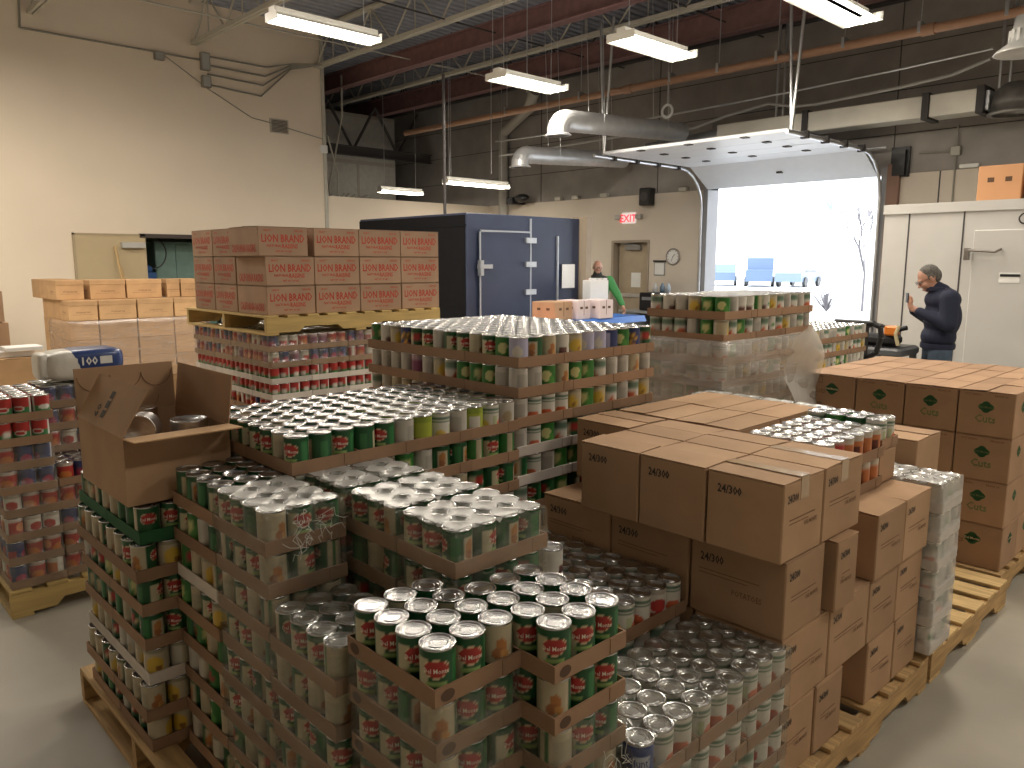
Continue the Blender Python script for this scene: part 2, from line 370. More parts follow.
# wall clock
t = thing('wall_clock', 'round white wall clock between the exit door and dock door', 'clock', (-8.95,YB,1.80))
b = MB(); 
prof = [(0,0),(.15,0),(.165,.012),(.165,.03),(.15,.045),(.138,.045),(.135,.03)]
def rot_to_wall(mb):
    mb.v = [(x, -z, y) for x, y, z in mb.v]; mb.f = [f for f in mb.f]; return mb
rot_to_wall(MB().lathe(prof, 24)).build('clock_rim', mat('grey_clock_rim', (.30,.27,.24), rough=.4), t)
b = MB(); b.lathe([(0,.028),(.136,.028)], 24); rot_to_wall(b)
for k in range(12): a = k*PI/6; b.box(.115*math.sin(a)-.006,-.031,.115*math.cos(a)-.006,.115*math.sin(a)+.006,-.029,.115*math.cos(a)+.006,1)
b.build('clock_face', [M_WHITE, M_BLACKINK], t)
b = MB(); b.tube((0,-.034,0),(.05,-.034,.05),.006,4); b.tube((0,-.034,0),(-.03,-.034,-.09),.005,4); b.build('clock_hand', M_BLACKINK, t)
# framed notice with dark clip
t = thing('clip_notice', 'white notice sheet under a dark clip beside the exit door', 'notice', (-9.27,YB,1.57))
b = MB(); b.box(-.13,-.015,-.14,.13,0,.12); b.box(-.11,-.018,-.12,.11,-.015,.11,1); b.build('board', [mat('grey_frame', (.3,.3,.3)), M_WHITE], t)
b = MB(); b.box(-.13,-.05,.13,.15,0,.16); b.build('clip', M_DARK, t)
# black speaker over exit sign
t = thing('wall_speaker', 'small black loudspeaker at the top edge of the pale block wall', 'speaker', (-9.56,YB,2.97))
b = MB(); b.box(-.13,-.2,-.17,.13,0,.17,0,.02); b.build('cabinet', M_DARK, t)
b = MB(); b.lathe([(0,.205),(.09,.205)],16); rot_to_wall(b); b.build('speaker_cone', mat('grille', (.06,.06,.06)), t)
for k, xx in enumerate((-12.0,-11.5,-10.7,-8.75)):
    b = MB(); b.box(xx-.09,YB-.08,3.03,xx+.09,YB+.02,3.11,0,.01)
    tag(b.build('junction_box', M_CREAMST), ['small beige box on wall ledge farthest along above the navy cold room','small beige box on the wall ledge, second above the exit side','small beige box on wall ledge next to the black speaker','small beige box on wall ledge beside the dock door track'][k], 'junction box')
# white riser pipe in the corner
b = MB(); b.tube((-13.7,YB-.12,2.6),(-13.7,YB-.12,4.7),.11,10); b.tube((-13.7,YB-.12,4.65),(-12.6,YB-.4,5.0),.11,10); b.tube((-12.6,YB-.4,5.0),(-12.2,YB-.6,5.3),.13,10)
tag(b.build('riser_pipe', mat('pale_pipe_wrap', (.40,.38,.34), rough=.7)), 'pale wrapped riser pipe at the far corner above the navy cold room', 'pipe')
b = MB(); b.box(-13.3,YB-.4,3.0,-13.1,YB,3.15); b.ball((-12.9,YB-.3,3.12),(.22,.12,.1)); tag(b.build('wall_fan', M_DARK), 'dark fan unit on the ledge beside the white riser pipe', 'fan')

# ---------------------------------------------------------------- roof structure
def truss(y, z0, z1, x0, x1, m, label):
    t = thing('roof_truss', label, 'truss', (0,0,0), 0, None)
    b = MB()
    for dy in (-.035,.035):
        b.box(x0,y+dy-.024,z0,x1,y+dy+.024,z0+.065)
    b.build('bottom_chord', m, t)
    b = MB(); b.box(x0,y-.06,z1-.05,x1,y+.06,z1); b.build('top_chord', m, t)
    b = MB(); x = x0; s = 0; d = 1.3
    while x < x1-d:
        b.tube((x,y,z0+.02),(x+d/2,y,z1-.03),.018,5); b.tube((x+d/2,y,z1-.03),(x+d,y,z0+.02),.018,5)
        b.tube((x+d/2,y,z0+.02),(x+d/2,y,z1-.03),.012,5); x += d
    b.build('web', m, t)
for y, m, l in ((3.4,M_CREAMST,'cream open-web roof truss first in line, over the cream wall'),(5.9,M_CREAMST,'cream open-web roof truss second in line, ending above the wall conduits'),
                (8.3,M_CREAMST,'cream open-web roof truss meeting the corner post of the high wall'),(10.55,M_CREAMST,'pale open-web roof truss over the raised dock door'),
                (12.4,M_DARKST,'dark open-web roof truss closest to the back wall')):
    truss(y, 5.45, ZR-.02, XL-(0 if y < 8.35 else 6), XR, m, l)
for y,l in ((.9,'cream open-web roof truss overhead behind the first'),(-1.6,'cream open-web roof truss farthest from the dock door')):
    truss(y, 5.45, ZR-.02, XL, XR, M_CREAMST, l)
# girders: maroon beams
def ibeam(name, p0, p1, h, wd, m, label):
    b = MB(); x0,y0,z = p0; x1,y1,_ = p1
    if abs(x1-x0) > abs(y1-y0):
        b.box(x0,y0-wd/2,z,x1,y0+wd/2,z+.02); b.box(x0,y0-.012,z,x1,y0+.012,z+h); b.box(x0,y0-wd/2,z+h-.02,x1,y0+wd/2,z+h)
    else:
        b.box(x0-wd/2,y0,z,x0+wd/2,y1,z+.02); b.box(x0-.012,y0,z,x0+.012,y1,z+h); b.box(x0-wd/2,y0,z+h-.02,x0+wd/2,y1,z+h)
    return tag(b.build(name, m), label, 'beam')
ibeam('steel_girder', (-20,9.35,5.35), (XR,9.35,5.35), .34, .2, M_MAROON, 'maroon steel girder running across behind the corner post')
ibeam('steel_girder', (-20,11.6,5.3), (XR,11.6,5.3), .4, .22, M_MAROON, 'maroon steel girder running just above the long copper-coloured pipe')
ibeam('steel_girder', (-16.5,8.5,4.2), (-16.5,12.8,4.2), .22, .15, M_DARKST, 'dark steel beam in front of the grey taped drywall')
b = MB()
for yy0 in (8.6,9.9,11.2): b.tube((-16.6,yy0,5.4),(-16.6,yy0+.65,4.35),.035,6); b.tube((-16.6,yy0+1.3,5.4),(-16.6,yy0+.65,4.35),.035,6)
tag(b.build('cross_bracing', M_DARKST), 'dark diagonal bracing in front of the grey taped drywall', 'bracing')
for k,(xx) in enumerate((-12.6,-10.2,-7.2,-4.4)):
    b = MB(); b.tube((xx,1.5,5.50),(xx,12.8,5.50),.014,5)
    tag(b.build('bridging_rod', M_CREAMST if k < 1 else M_DARKST), ['thin pale bridging rod closest to the cream wall','thin dark bridging rod between the first two lamps','thin dark bridging rod above the middle lamp','thin dark bridging rod over the raised door'][k], 'rod')
# pipes
M_COPPER = mat('copper_brown_paint', (.42,.24,.15), rough=.42, noise=.06, spec=.6)
t = thing('sprinkler_pipe', 'long copper-coloured sprinkler pipe running across under the roof', 'pipe', (0,0,0))
b = MB(); b.tube((-15.5,11.3,4.69),(XR-.02,11.3,4.69),.062,12)
for xx in (-8.9,-4.0): b.tube((xx-.08,11.3,4.69),(xx+.08,11.3,4.69),.078,12)
b.tube((-9.0,11.3,4.69),(-9.2,11.1,4.69),.03,8)
b.build('pipe', M_COPPER, t)
for k, xx in enumerate([-12,-10,-8,-7.1,-6.1,-5.1,-4.1,-3.1,-2.0,0,2]):
    b = MB(); b.tube((xx,11.3,4.74),(xx,11.3,6.15),.009,5); b.box(xx-.02,11.23,4.66,xx+.02,11.37,4.80); b.build('pipe_hanger', M_STEEL, t)
b = MB(); b.tube((-9.45,7.6,2.39),(-9.45,7.6,4.45),.024,8); tag(b.build('conduit_pole', M_DARKST), 'dark vertical pole rising from the navy cold room roof', 'pole')
def cable(name, pts, r, m, label, cat='cable'):
    b = MB(); b.path(pts, r, 6); return tag(b.build(name, m), label, cat)
def sag(p, q, s, n=14):
    return [tuple(p[i]*(1-k/n)+q[i]*k/n - (s*4*(k/n)*(1-k/n) if i == 2 else 0) for i in range(3)) for k in range(n+1)]
cable('power_cable', sag((-13,11.9,4.3),(-3.4,11.9,4.45),.10), .018, M_STEEL, 'grey cable running straight below the copper-coloured pipe')
cable('power_cable', [(-13,12.0,4.0),(-9,12,4.05),(-8,12,4.0),(-7.4,12,4.12),(-6.6,12,4.22),(-6.2,12,4.12),(-5.8,12,4.1),(-4.6,12,4.16),(-3.9,12,4.22),(-3.45,12,4.35)], .024, mat('pale_cable', (.45,.45,.44)), 'wavy pale cable hanging in front of the rectangular duct')
cable('hanging_cable', sag((-15.3,8.9,5.35),(-15.6,9.3,3.05),.0), .02, M_CREAMST, 'pale cord slanting down in the opening above the low partition')
cable('hanging_cable', [(-15.0,9.3,5.6),(-15.1,9.35,4.8),(-15.35,9.3,4.0),(-15.6,9.2,3.05)], .022, M_CREAMST, 'long pale cord hanging before the grey drywall')
cable('hanging_cable', [(-14.3,8.5,4.2),(-14.6,8.9,3.5),(-14.8,9.0,3.02)], .018, M_CREAMST, 'pale cord curving down beside the high wall corner')
for k,(xx,yy,z0,z1) in enumerate(((-9.0,8.9,4.3,6.2),(-9.9,9.0,4.6,6.2),(-12.9,10.5,3.4,6.2),(-11.6,10.5,3.4,6.2),(-7.85,11.0,4.25,6.2))):
    cable('hanger_wire', [(xx,yy,z0),(xx,yy,z1)], .008, M_STEEL, ['thin wire hanging beside the middle lamp','thin wire hanging short under the maroon girder','thin wire holding the far tube lamp, first end','thin wire holding the far tube lamp, second end','thin wire holding the white ring'][k], 'wire')
b = MB(); 
for i in range(20):
    a0, a1 = 2*PI*i/20, 2*PI*(i+1)/20
    b.tube((-7.85+.1*math.cos(a0),11.0,4.14+.1*math.sin(a0)),(-7.85+.1*math.cos(a1),11.0,4.14+.1*math.sin(a1)),.022,6)
tag(b.build('cord_ring', M_WHITE), 'white ring hanging on a wire under the copper-coloured pipe', 'ring')
# conduits on the high wall
M_CONDUIT = mat('grey_conduit', (.30,.29,.25), rough=.45, metal=.4)
for k,(z0) in enumerate((5.30,5.15,5.0,4.82)):
    cable('conduit', [(XL+.03,6.1,z0),(XL+.03,7.25-.05*k,z0-.02*k),(XL+.1,7.7,5.42-.03*k),(XL+.4,8.2,5.44)], .016, M_CONDUIT,
          'grey conduit on the cream wall, %s from the top of four' % nth(k+1), 'conduit')
cable('conduit', [(XL+.03,3.25,5.8),(XL+.03,3.22,5.22),(XL+.03,5.2,5.22),(XL+.03,6.05,5.22)], .016, M_CONDUIT, 'long grey conduit running level high on the cream wall', 'conduit')
cable('wall_wire', [(XL+.02,5.35,5.2),(XL+.02,6.1,4.75),(XL+.02,6.9,4.35),(XL+.02,7.3,4.30),(XL+.02,8.38,4.12)], .008, M_CONDUIT, 'thin wire sloping down the cream wall to the vent')
for k,(y,z,h) in enumerate(((5.27,5.16,.14),(6.06,4.86,.2),(6.06,5.2,.3))):
    b = MB(); b.box(XL,y-.08,z-h/2,XL+.09,y+.08,z+h/2,0,.008); b.box(XL+.09,y-.06,z-h/2+.02,XL+.095,y+.06,z+h/2-.02,1)
    tag(b.build('junction_box', [M_CONDUIT, mat('box_cover', (.42,.42,.40), metal=.3)]), ['square conduit box farthest out along the high cream wall','lower grey conduit box at the start of four conduits','tall upper conduit box at the start of four conduits'][k], 'junction box')
b = MB(); b.box(XL,8.30,3.85,XL+.07,8.46,4.0,0,.01); tag(b.build('junction_box', M_WHITE), 'small white box on the corner post of the cream wall', 'junction box')
t = thing('wall_vent', 'square grey vent grille high on the cream wall', 'vent', (XL,7.45,4.26))
b = MB(); b.box(0,-.19,-.13,.02,.19,.13); b.build('frame', mat('vent_frame', (.5,.46,.38)), t)
for k in range(9): b = MB(); b.box(.02,-.16,-.11+k*.025,.03,.16,-.097+k*.025); b.build('louver', mat('vent_slat', (.16,.13,.10)), t)
# partition-top clutter
b = MB()
for i in range(9): b.tube((-14.35,8.55+i*.12,3.02),(-14.4+.1*rnd.random(),8.6+i*.14,3.03+.22*rnd.random()*(1-i/9)),.02,5)
tag(b.build('cable_bundle', M_CONDUIT), 'tangle of cables lying on top of the low partition', 'cable')

# ducts
def spiral_duct(x0, y0, z, y1, r, label):
    t = thing('spiral_duct', label, 'duct', (x0,y0,z))
    b = MB(); n = 20; prof = []
    L = y1-y0; k = int(L/.05); vs = []; fs = []
    for j in range(k+1):
        rr = r*(1.0 if j % 3 else 1.025)
        for i in range(n): vs.append((rr*math.cos(2*PI*i/n), L*j/k, rr*math.sin(2*PI*i/n)))
    fs = [(j*n+i,(j+1)*n+i,(j+1)*n+(i+1)%n,j*n+(i+1)%n) for j in range(k) for i in range(n)]
    b.add(vs, fs, 0, True); b.build('duct_run', M_SILVER, t)
    b = MB(); rings = []; R_ = r*1.25
    for k_ in range(6):
        a = PI/2*k_/5; c_ = (0, -R_*math.sin(a), -R_*(1-math.cos(a)))
        rings.append([(r*1.03*math.cos(2*PI*i/n), c_[1]+r*1.03*math.sin(2*PI*i/n)*math.sin(a), c_[2]-r*1.03*math.sin(2*PI*i/n)*math.cos(a)) for i in range(n)])
    for A, B in zip(rings[:-1], rings[1:]): b.add(A+B, [(i,(i+1)%n,(i+1)%n+n,i+n) for i in range(n)], 0, False)
    b.build('elbow', M_SILVER, t)
    b = MB(); b.lathe([(r*1.02,-r*1.2),(r*1.28,-r*1.36),(r*1.28,-r*1.44),(r*1.02,-r*1.46)], n, (0,-r*1.25,0)); b.build('flange', M_SILVER, t)
    for yy in (.7, (y1-y0)*.8):
        b = MB(); b.tube((-r,yy,0),(-r,yy,ZR-z-.1*yy),.006,5); b.tube((r,yy,0),(r,yy,ZR-z-.1*yy),.006,5); b.build('hanger_strap', M_STEEL, t)
    t.rotation_euler = (.055,0,0); return t
spiral_duct(-8.25, 9.0, 3.80, 12.0, .16, 'upper silver spiral duct with a turned-down elbow above the raised door')
spiral_duct(-10.0, 9.9, 3.55, 12.6, .15, 'lower silver spiral duct with elbow beside the raised door track')
t = thing('rectangular_duct', 'rectangular galvanised duct along the back wall above the dock door', 'duct', (0,0,0))
M_DUCTS = mat('duct_sheet', (.62,.60,.53), rough=.38, metal=.25, noise=.12, nscale=1.5)
for x0, x1 in ((-7.6,-6.05),(-5.98,-4.28),(-4.2,-3.6)):
    b = MB(); b.box(x0,12.1,3.72,x1,12.5,4.02,0,.01); b.build('duct_section', M_DUCTS, t)
for x0 in (-6.06,-4.29,-3.6):
    b = MB(); b.box(x0,12.07,3.69,x0+.09,12.53,4.05); b.build('joint_flange', M_DARKST, t)
for x0 in (-6.5,-6.62,-3.4,-3.28): b = MB(); b.tube((x0,12.3,4.02),(x0,12.3,5.5),.02,6); b.build('hanger_rod', M_STEEL, t)
b = MB(); b.tube((-7.6,12.3,3.85),(-8.3,12.3,3.8),.15,14); b.tube((-8.3,12.3,3.8),(-9.0,12.0,3.7),.15,14); b.build('round_takeoff', M_STEEL, t)
t = thing('exhaust_fan', 'round galvanised fan housing at the end of the rectangular duct', 'fan', (-3.2,12.3,3.85))
MB().lathe([(0,.22),(.12,.21),(.24,.1),(.27,-.05),(.27,-.15),(.31,-.17),(.31,-.2),(.25,-.2)], 20).build('housing', mat('dull_steel', (.30,.29,.27), rough=.4, metal=.7, noise=.2, nscale=8), t)
b = MB(); b.box(-.45,-.14,-.12,-.26,.14,.14,0,.01); b.build('inlet_collar', M_STEEL, t)
b = MB(); b.ball((.32,0,.02),(.2,.2,.2)); b.build('blower_drum', MATS['dull_steel'], t)
t = thing('high_bay_lamp', 'round white high-bay lamp hanging at the upper edge of the photo', 'lamp', (-2.35,9.2,3.75))
MB().lathe([(.04,.34),(.10,.33),(.12,.2),(.15,.08),(.26,.0),(.27,-.02),(.25,-.02),(.13,.06)], 20).build('lamp_shade', mat('pale_lamp_shade', (.6,.6,.58), rough=.35, metal=.3), t)
b = MB()
for k in range(14): a = 2*PI*k/14; b.box(.135*math.cos(a)-.012,.135*math.sin(a)-.012,.08,.135*math.cos(a)+.012,.135*math.sin(a)+.012,.2)
b.build('cooling_fin', M_WHITE, t); b = MB(); b.tube((0,0,.34),(0,0,1.75),.012,6); b.build('hanger_rod', M_STEEL, t)
# wall conduit on the grey upper block at the cooler side
b = MB(); b.path([(-4.55,YB-.02,3.34),(-4.05,YB-.02,3.31)],.012,6); b.box(-4.12,YB-.05,3.25,-3.98,YB,3.39,0,.01); b.path([(-4.04,YB-.02,3.7),(-4.04,YB-.02,2.2)],.012,6)
tag(b.build('wall_conduit', M_CONDUIT), 'conduit with a square box on the grey block above the white cooler', 'conduit')
b = MB(); b.box(-3.98,YB-.05,3.06,-3.72,YB,3.12,0,.01); tag(b.build('label_strip', M_WHITE), 'small white strip on the wall ledge above the white cooler', 'strip')

# ---------------------------------------------------------------- lamps
M_TUBE = mat('fluorescent_tube', (1,1,1), emit=(1.0,.93,.80), estr=9.0)
M_REFL = mat('white_enamel_reflector', (.80,.78,.72), rough=.35)
def fixture(x, y, z, L, wd, label, watts=None, light=True, lean=0.0):
    t = thing('fluorescent_lamp', label, 'lamp', (x,y,z))
    b = MB(); h = wd/2
    b.add([(-h,-L/2,-.06),(-.06,-L/2,.02),(.06,-L/2,.02),(h,-L/2,-.06),(-h,L/2,-.06),(-.06,L/2,.02),(.06,L/2,.02),(h,L/2,-.06)], [(0,1,5,4),(1,2,6,5),(2,3,7,6)])
    b.box(-.06,-L/2,.02,.06,L/2,.08); b.box(-h,-L/2-.01,-.06,h,-L/2,.03); b.box(-h,L/2,-.06,h,L/2+.01,.03)
    b.build('reflector', M_REFL, t)
    for dx in ((-.09,.09) if wd < .35 else (-.14,0,.14)):
        b = MB(); b.tube((dx,-L/2+.01,-.04),(dx,L/2-.01,-.04),.024,10); b.build('tube', M_TUBE, t)
    if z < 5.2:
        for dy in (-L/2+.15, L/2-.15):
            b = MB(); b.tube((0,dy,.08),(0,dy,(5.47 if z > 4 else ZR)-z),.006,5); b.build('chain', M_STEEL, t)
    if light:
        ld = bpy.data.lights.new('lamp_light', 'AREA'); ld.shape = 'RECTANGLE'; ld.size = wd*.9; ld.size_y = L*.96
        ld.energy = watts or LAMP_W; ld.color = LAMP_COL
        lo = bpy.data.objects.new('lamp_light', ld); col.objects.link(lo); lo.location = (0,0,-.075); lo.parent = t
    return t
fixture(-8.06,4.82,4.28,1.3,.26,'lit tube lamp in front of the cream trusses, nearest the cream wall', 110)
fixture(-8.27,8.2,4.25,1.25,.42,'lit lamp in mid-air between two others, over the navy cold room')
fixture(-5.9,7.95,4.25,1.25,.40,'lit lamp below the second truss, above the spiral ducts')
fixture(-3.75,7.95,4.25,1.5,.42,'lit lamp cut off by the upper edge of the photo')
fixture(-12.6,11.0,3.32,1.7,.2,'lit tube lamp low above the far end of the partition', 25)
fixture(-15.6,11.2,3.36,1.2,.2,'small lit tube lamp in the dark space behind the partition', 12)
for x, y, z, pw in ((-1.6,4.6,4.6,60),(1.2,4.6,4.6,45),(1.2,8.2,4.6,60),(-4.9,4.4,4.9,50),(-8.4,.8,4.9,60),(-11.2,-.4,4.9,120),(-10.6,2.4,5.0,70),(1.8,1.0,4.9,18)):  # unseen lamps, added to brighten the stacks and cream wall
    fixture(x,y,z,1.25,.40,'unseen ceiling lamp added to light the can stacks and cream wall',pw)['group'] = 'unseen added lamps'

# ================================================================ outside the dock door
M_SNOW = mat('bright_pavement', (.80,.80,.80), rough=.8)
b = MB(); b.box(-90,YB+.3,-.2,60,140,-.02); struct('floor_yard', b, M_SNOW)
t = thing('office_building', 'pale building with green-tinted windows across the yard', 'building', (-38,70,0))
b = MB(); b.box(-24,0,0,30,10,15); b.build('wall', mat('pale_facade', (.90,.90,.90), rough=.8), t)
M_GLZ = mat('green_tinted_glass', (.25,.38,.33), rough=.4)
for r in range(3):
    for c, xx in enumerate((-4.2,-2.5,.1,1.25,2.4,3.5,5.9)):
        if (r == 2 and c in (0,4)) or (r == 1 and c == 6): continue
        b = MB(); z0 = 6.6-r*1.25; b.box(xx-.33,-.05,z0-.38,xx+.33,.0,z0+.42); b.build('window', M_GLZ, t)
def car(x, y, rz, c, label, L=4.6, H=1.5, truck=False):
    t = thing('car', label, 'car', (x,y,0), rz); b = MB(); w2 = .9; h0 = .35
    prof = [(-L/2,h0),(-L/2,.95),(-L/2*.86,1.0),(-L/2*.55,H),(L/2*.28,H),(L/2*.52,1.02),(L/2*.95,.92),(L/2,.7),(L/2,h0)]
    if truck: prof = [(-L/2,h0),(-L/2,1.15),(-.1,1.15),(0,H+.25),(L/2*.45,H+.25),(L/2*.6,1.15),(L/2,1.05),(L/2,h0)]
    n = len(prof); vs = [(px,-w2,pz) for px,pz in prof]+[(px,w2,pz) for px,pz in prof]
    b.add(vs, [tuple(range(n)), tuple(range(2*n-1,n-1,-1))]+[(i,i+n,(i+1)%n+n,(i+1)%n) for i in range(n)])
    b.build('body', c, t)
    b = MB()
    if truck: b.box(.1,-w2-.01,1.2,L/2*.42,w2+.01,H+.15)
    else: b.add([(-L/2*.66,-w2-.01,1.02),(-L/2*.5,-w2-.01,H-.08),(L/2*.24,-w2-.01,H-.08),(L/2*.42,-w2-.01,1.02)], [(0,1,2,3)])
    b.build('side_window', mat('car_glass', (.03,.035,.04), rough=.1), t)
    for wx in (-L/2*.62, L/2*.62):
        for wy in (-w2, w2): b = MB(); b.tube((wx,wy-.1,.34),(wx,wy+.1,.34),.34,16); b.build('wheel', M_DARK, t)
    return t
M_CARB = mat('blue_car_paint', (.10,.15,.25), rough=.3, metal=.2)
car(-28.6,52,2.05,M_CARB,'blue pickup parked outside, the tallest of three vehicles',5.0,1.75,True)
car(-31.6,52,2.1,mat('dark_blue_car_paint', (.11,.16,.24), rough=.3),'blue car parked outside closest to the door jamb',4.4,1.55)
car(-25.9,52.5,1.7,mat('slate_car_paint', (.13,.18,.25), rough=.3),'low slate-blue car parked outside past the pickup',4.4,1.25)
M_BARK = mat('bark', (.15,.14,.15), rough=.9)
t = thing('bare_tree', 'bare winter tree standing in the yard outside the dock door', 'tree', (-11.2,27.5,0))
b = MB(); rt = random.Random(3)
def branch(p, d, L, r, n):
    q = p+d*L; b.tube(p, q, r, 5, 0, r*.7)
    if n == 0: return
    for _ in range(3 if n > 1 else 2):
        e = Vector((d.x+rt.uniform(-.6,.6), d.y+rt.uniform(-.6,.6), d.z+rt.uniform(-.25,.4))).normalized()
        branch(q, e, L*rt.uniform(.6,.85), r*.62, n-1)
branch(Vector((0,0,0)), Vector((0,0,1)), 1.3, .055, 5); b.build('branches', M_BARK, t)
t = thing('low_shrub', 'small bare shrub at the foot of the yard tree', 'shrub', (-12.0,26.5,0))
b = MB()
for i in range(40): a = rt.uniform(0,6.28); b.tube((0,0,.0),(.6*math.cos(a)*rt.random(),.6*math.sin(a)*rt.random(),.4+.5*rt.random()),.012,4)
b.build('twigs', M_BARK, t)

# ================================================================ walk-in coolers and furniture at the back
M_NAVY = mat('navy_paint', (.030,.040,.078), rough=.45, noise=.10, nscale=2.5, bump=.12, bscale=5)
M_NAVY_SHADE = mat('shaded_navy_side', (.010,.010,.012), rough=.9, noise=.1, spec=.12)  # darker copy of the navy, painting shade onto one side
t = thing('cold_room', 'navy walk-in cold room behind the tall mixed can stack', 'cold room', (-8.6,7.3,0))
b = MB(); b.box(-2.74,.0,0,0,2.42,2.39,0,.01); b.box(-2.74,-.012,.0,-.02,0,2.36,1); b.box(-2.74,-.02,2.2,0,0,2.23,1); b.build('body', [M_NAVY, M_NAVY_SHADE], t)
b = MB(); b.box(0,.22,.12,.05,1.24,2.13,0,.012); dr = b.build('door', M_NAVY, t)
b2 = MB(); 
for (a0,b0,a1,b1) in ((.20,.12,.225,2.16),(.20,2.13,1.24,2.155)): b2.box(.05,a0,b0,.062,a1,b1)
b2.box(.0,1.27,0,.02,1.30,2.35); b2.box(.0,1.88,.3,.03,1.905,2.1)
b2.build('edge_strip', mat('worn_aluminium', (.42,.44,.47), rough=.4, metal=.6), t)
b = MB(); b.box(.05,.16,1.60,.1,.42,1.66); b.box(.05,.17,1.50,.12,.23,1.72); b.build('latch', M_STEEL, dr)
for z in (.62,1.24,1.66,2.02):
    b = MB(); b.box(.05,1.12,z-.04,.09,1.34,z+.04); b.build('hinge', M_STEEL, dr)
b = MB(); b.box(.05,.24,.12,.056,1.22,.42); b.build('kick_plate', M_STEEL, dr)
b = MB(); b.box(-.1,2.42,0,.16,2.47,2.42); b.box(.0,2.42,0,.03,2.75,2.42); struct('trim_6', MB().box(-8.75,9.73,0,-8.45,9.86,2.42), mat('tan_edge_board', (.33,.27,.20), rough=.7))
b = MB(); b.box(-8.566,9.28,1.28,-8.56,9.58,1.66); tag(b.build('paper_notice', M_WHITE), 'white paper sheet taped to the navy cold room side', 'notice')
M_COOLW = mat('worn_white_panel', (.56,.55,.53), rough=.45, metal=.1, noise=.05, nscale=2)
t = thing('walk_in_cooler', 'off-white walk-in cooler behind the man in the navy sweatshirt', 'cooler', (-3.45,8.9,0))
b = MB(); b.box(0,0,0,4.6,2.6,2.22); b.box(-.01,-.02,2.21,4.62,2.6,2.31); b.build('body', M_COOLW, t)
b = MB()
for xx in (.25,.78): b.box(xx,-.004,0,xx+.014,.0,2.21)
b.box(.95,-.005,1.30,4.0,0,1.31); b.build('panel_seam', M_DARKST, t)
b = MB(); b.box(.90,-.05,.08,2.2,-.004,2.02,0,.01); dr = b.build('door', M_COOLW, t)
b = MB(); b.tube((.86,-.09,1.82),(1.12,-.11,1.80),.012,8); b.tube((1.12,-.11,1.80),(1.16,-.06,1.83),.012,8); b.box(.84,-.1,1.72,.885,-.05,1.84); b.build('door_latch', mat('tarnished_metal', (.22,.20,.18), rough=.4, metal=.7), dr)
b = MB(); b.box(1.17,-.06,1.56,1.34,-.05,1.585); b.box(1.16,-.055,1.50,1.34,-.05,1.60,1); b.build('label_plate', [M_DARK, M_WHITE], dr)
b = MB()
for i in range(16): a0,a1 = 2*PI*i/16,2*PI*(i+1)/16; b.tube((1.33+.05*math.cos(a0),-.03,2.12+.05*math.sin(a0)),(1.33+.05*math.cos(a1),-.03,2.12+.05*math.sin(a1)),.008,5)
b.build('door_ring', M_DARKST, t)
# board and fixture on the cream wall
t = thing('wall_board', 'large tan board fixed on the cream wall behind the brown cartons', 'board', (XL,4.25,0))
b = MB(); b.box(0,-.52,.9,.05,.58,2.13); b.build('panel', mat('tan_hardboard', (.52,.42,.26), rough=.6), t)
b = MB(); b.box(0,-.55,.9,.06,-.52,2.16); b.box(0,-.55,2.13,.06,.58,2.16); b.build('frame', mat('board_frame', (.42,.34,.22)), t)
b = MB(); b.box(XL+.05,4.42,1.92,XL+.15,4.80,2.02,0,.008); tag(b.build('emergency_light', mat('grey_plastic', (.50,.49,.46))), 'grey oblong light unit mounted on the tan board', 'light')
b = MB(); b.tube((XL+.55,4.42,0),(XL+.1,4.32,1.95),.022,8); b.tube((XL+.5,4.50,0),(XL+.08,4.40,1.6),.016,8)
tag(b.build('broom_handle', mat('pale_wood', (.55,.38,.18))), 'wooden broom handle leaning on the tan board', 'broom')

# desk group by the exit
t = thing('office_desk', 'grey desk against the back wall beside the exit door', 'desk', (-8.75,12.3,0))
b = MB(); b.box(-.75,-.4,.74,.8,.42,.78,0,.006); b.build('desk_top', mat('grey_laminate', (.36,.37,.38), rough=.4), t)
b = MB(); b.box(-.72,-.38,0,-.32,.4,.74); b.box(.4,-.38,0,.78,.4,.74); b.box(-.32,.35,.2,.4,.38,.74); b.build('pedestal', mat('grey_desk_side', (.24,.26,.28), rough=.5), t)
t = thing('office_printer', 'long black printer on the desk under the wall clock', 'printer', (-8.68,12.35,.78))
b = MB(); b.box(-.48,-.25,0,.40,.2,.34,0,.02); b.build('body', M_DARK, t); b = MB(); b.box(.402,-.25,.0,.56,.2,.36,0,.015); b.build('end_cover', mat('pale_blue_plastic', (.55,.60,.66)), t)
b = MB(); b.box(-.40,-.262,.2,.2,-.25,.26); b.build('paper_slot', mat('slot_grey', (.25,.25,.27)), t)
for k,(dx,c,l) in enumerate(((-.22,(.6,.6,.6),'grey spray bottle standing on the black printer'),(-.05,(.18,.26,.36),'blue tub standing on the black printer'),(.08,(.45,.52,.6),'pale blue jar on the black printer'))):
    tag(MB().lathe([(0,0),(.05,0),(.05,.11),(.03,.14),(.02,.18),(0,.18)],12).build('bottle', mat('bottle_%s' % ('grey','blue','pale')[k], c), None, (-8.75+dx,12.35,1.12)), l, 'bottle')
t = thing('folding_table', 'folding table under the bright blue sheet behind the mixed cans', 'table', (-7.85,8.7,0))
b = MB(); b.box(-.38,-1.25,.80,.38,1.3,.835,0,.008); b.build('table_top', M_WHITE, t)
for sx in (-.3,.3):
    for sy in (-1.05,.9): b = MB(); b.tube((sx,sy,0),(sx,sy,.80),.016,8); b.build('leg', M_STEEL, t)
b = MB(); b.box(-.40,-.45,.0,.40,1.30,.03,0,.006); b.add([(.40,-.45,.03),(.40,1.30,.03),(.44,1.30,-.06),(.44,-.45,-.06)], [(0,3,2,1)])
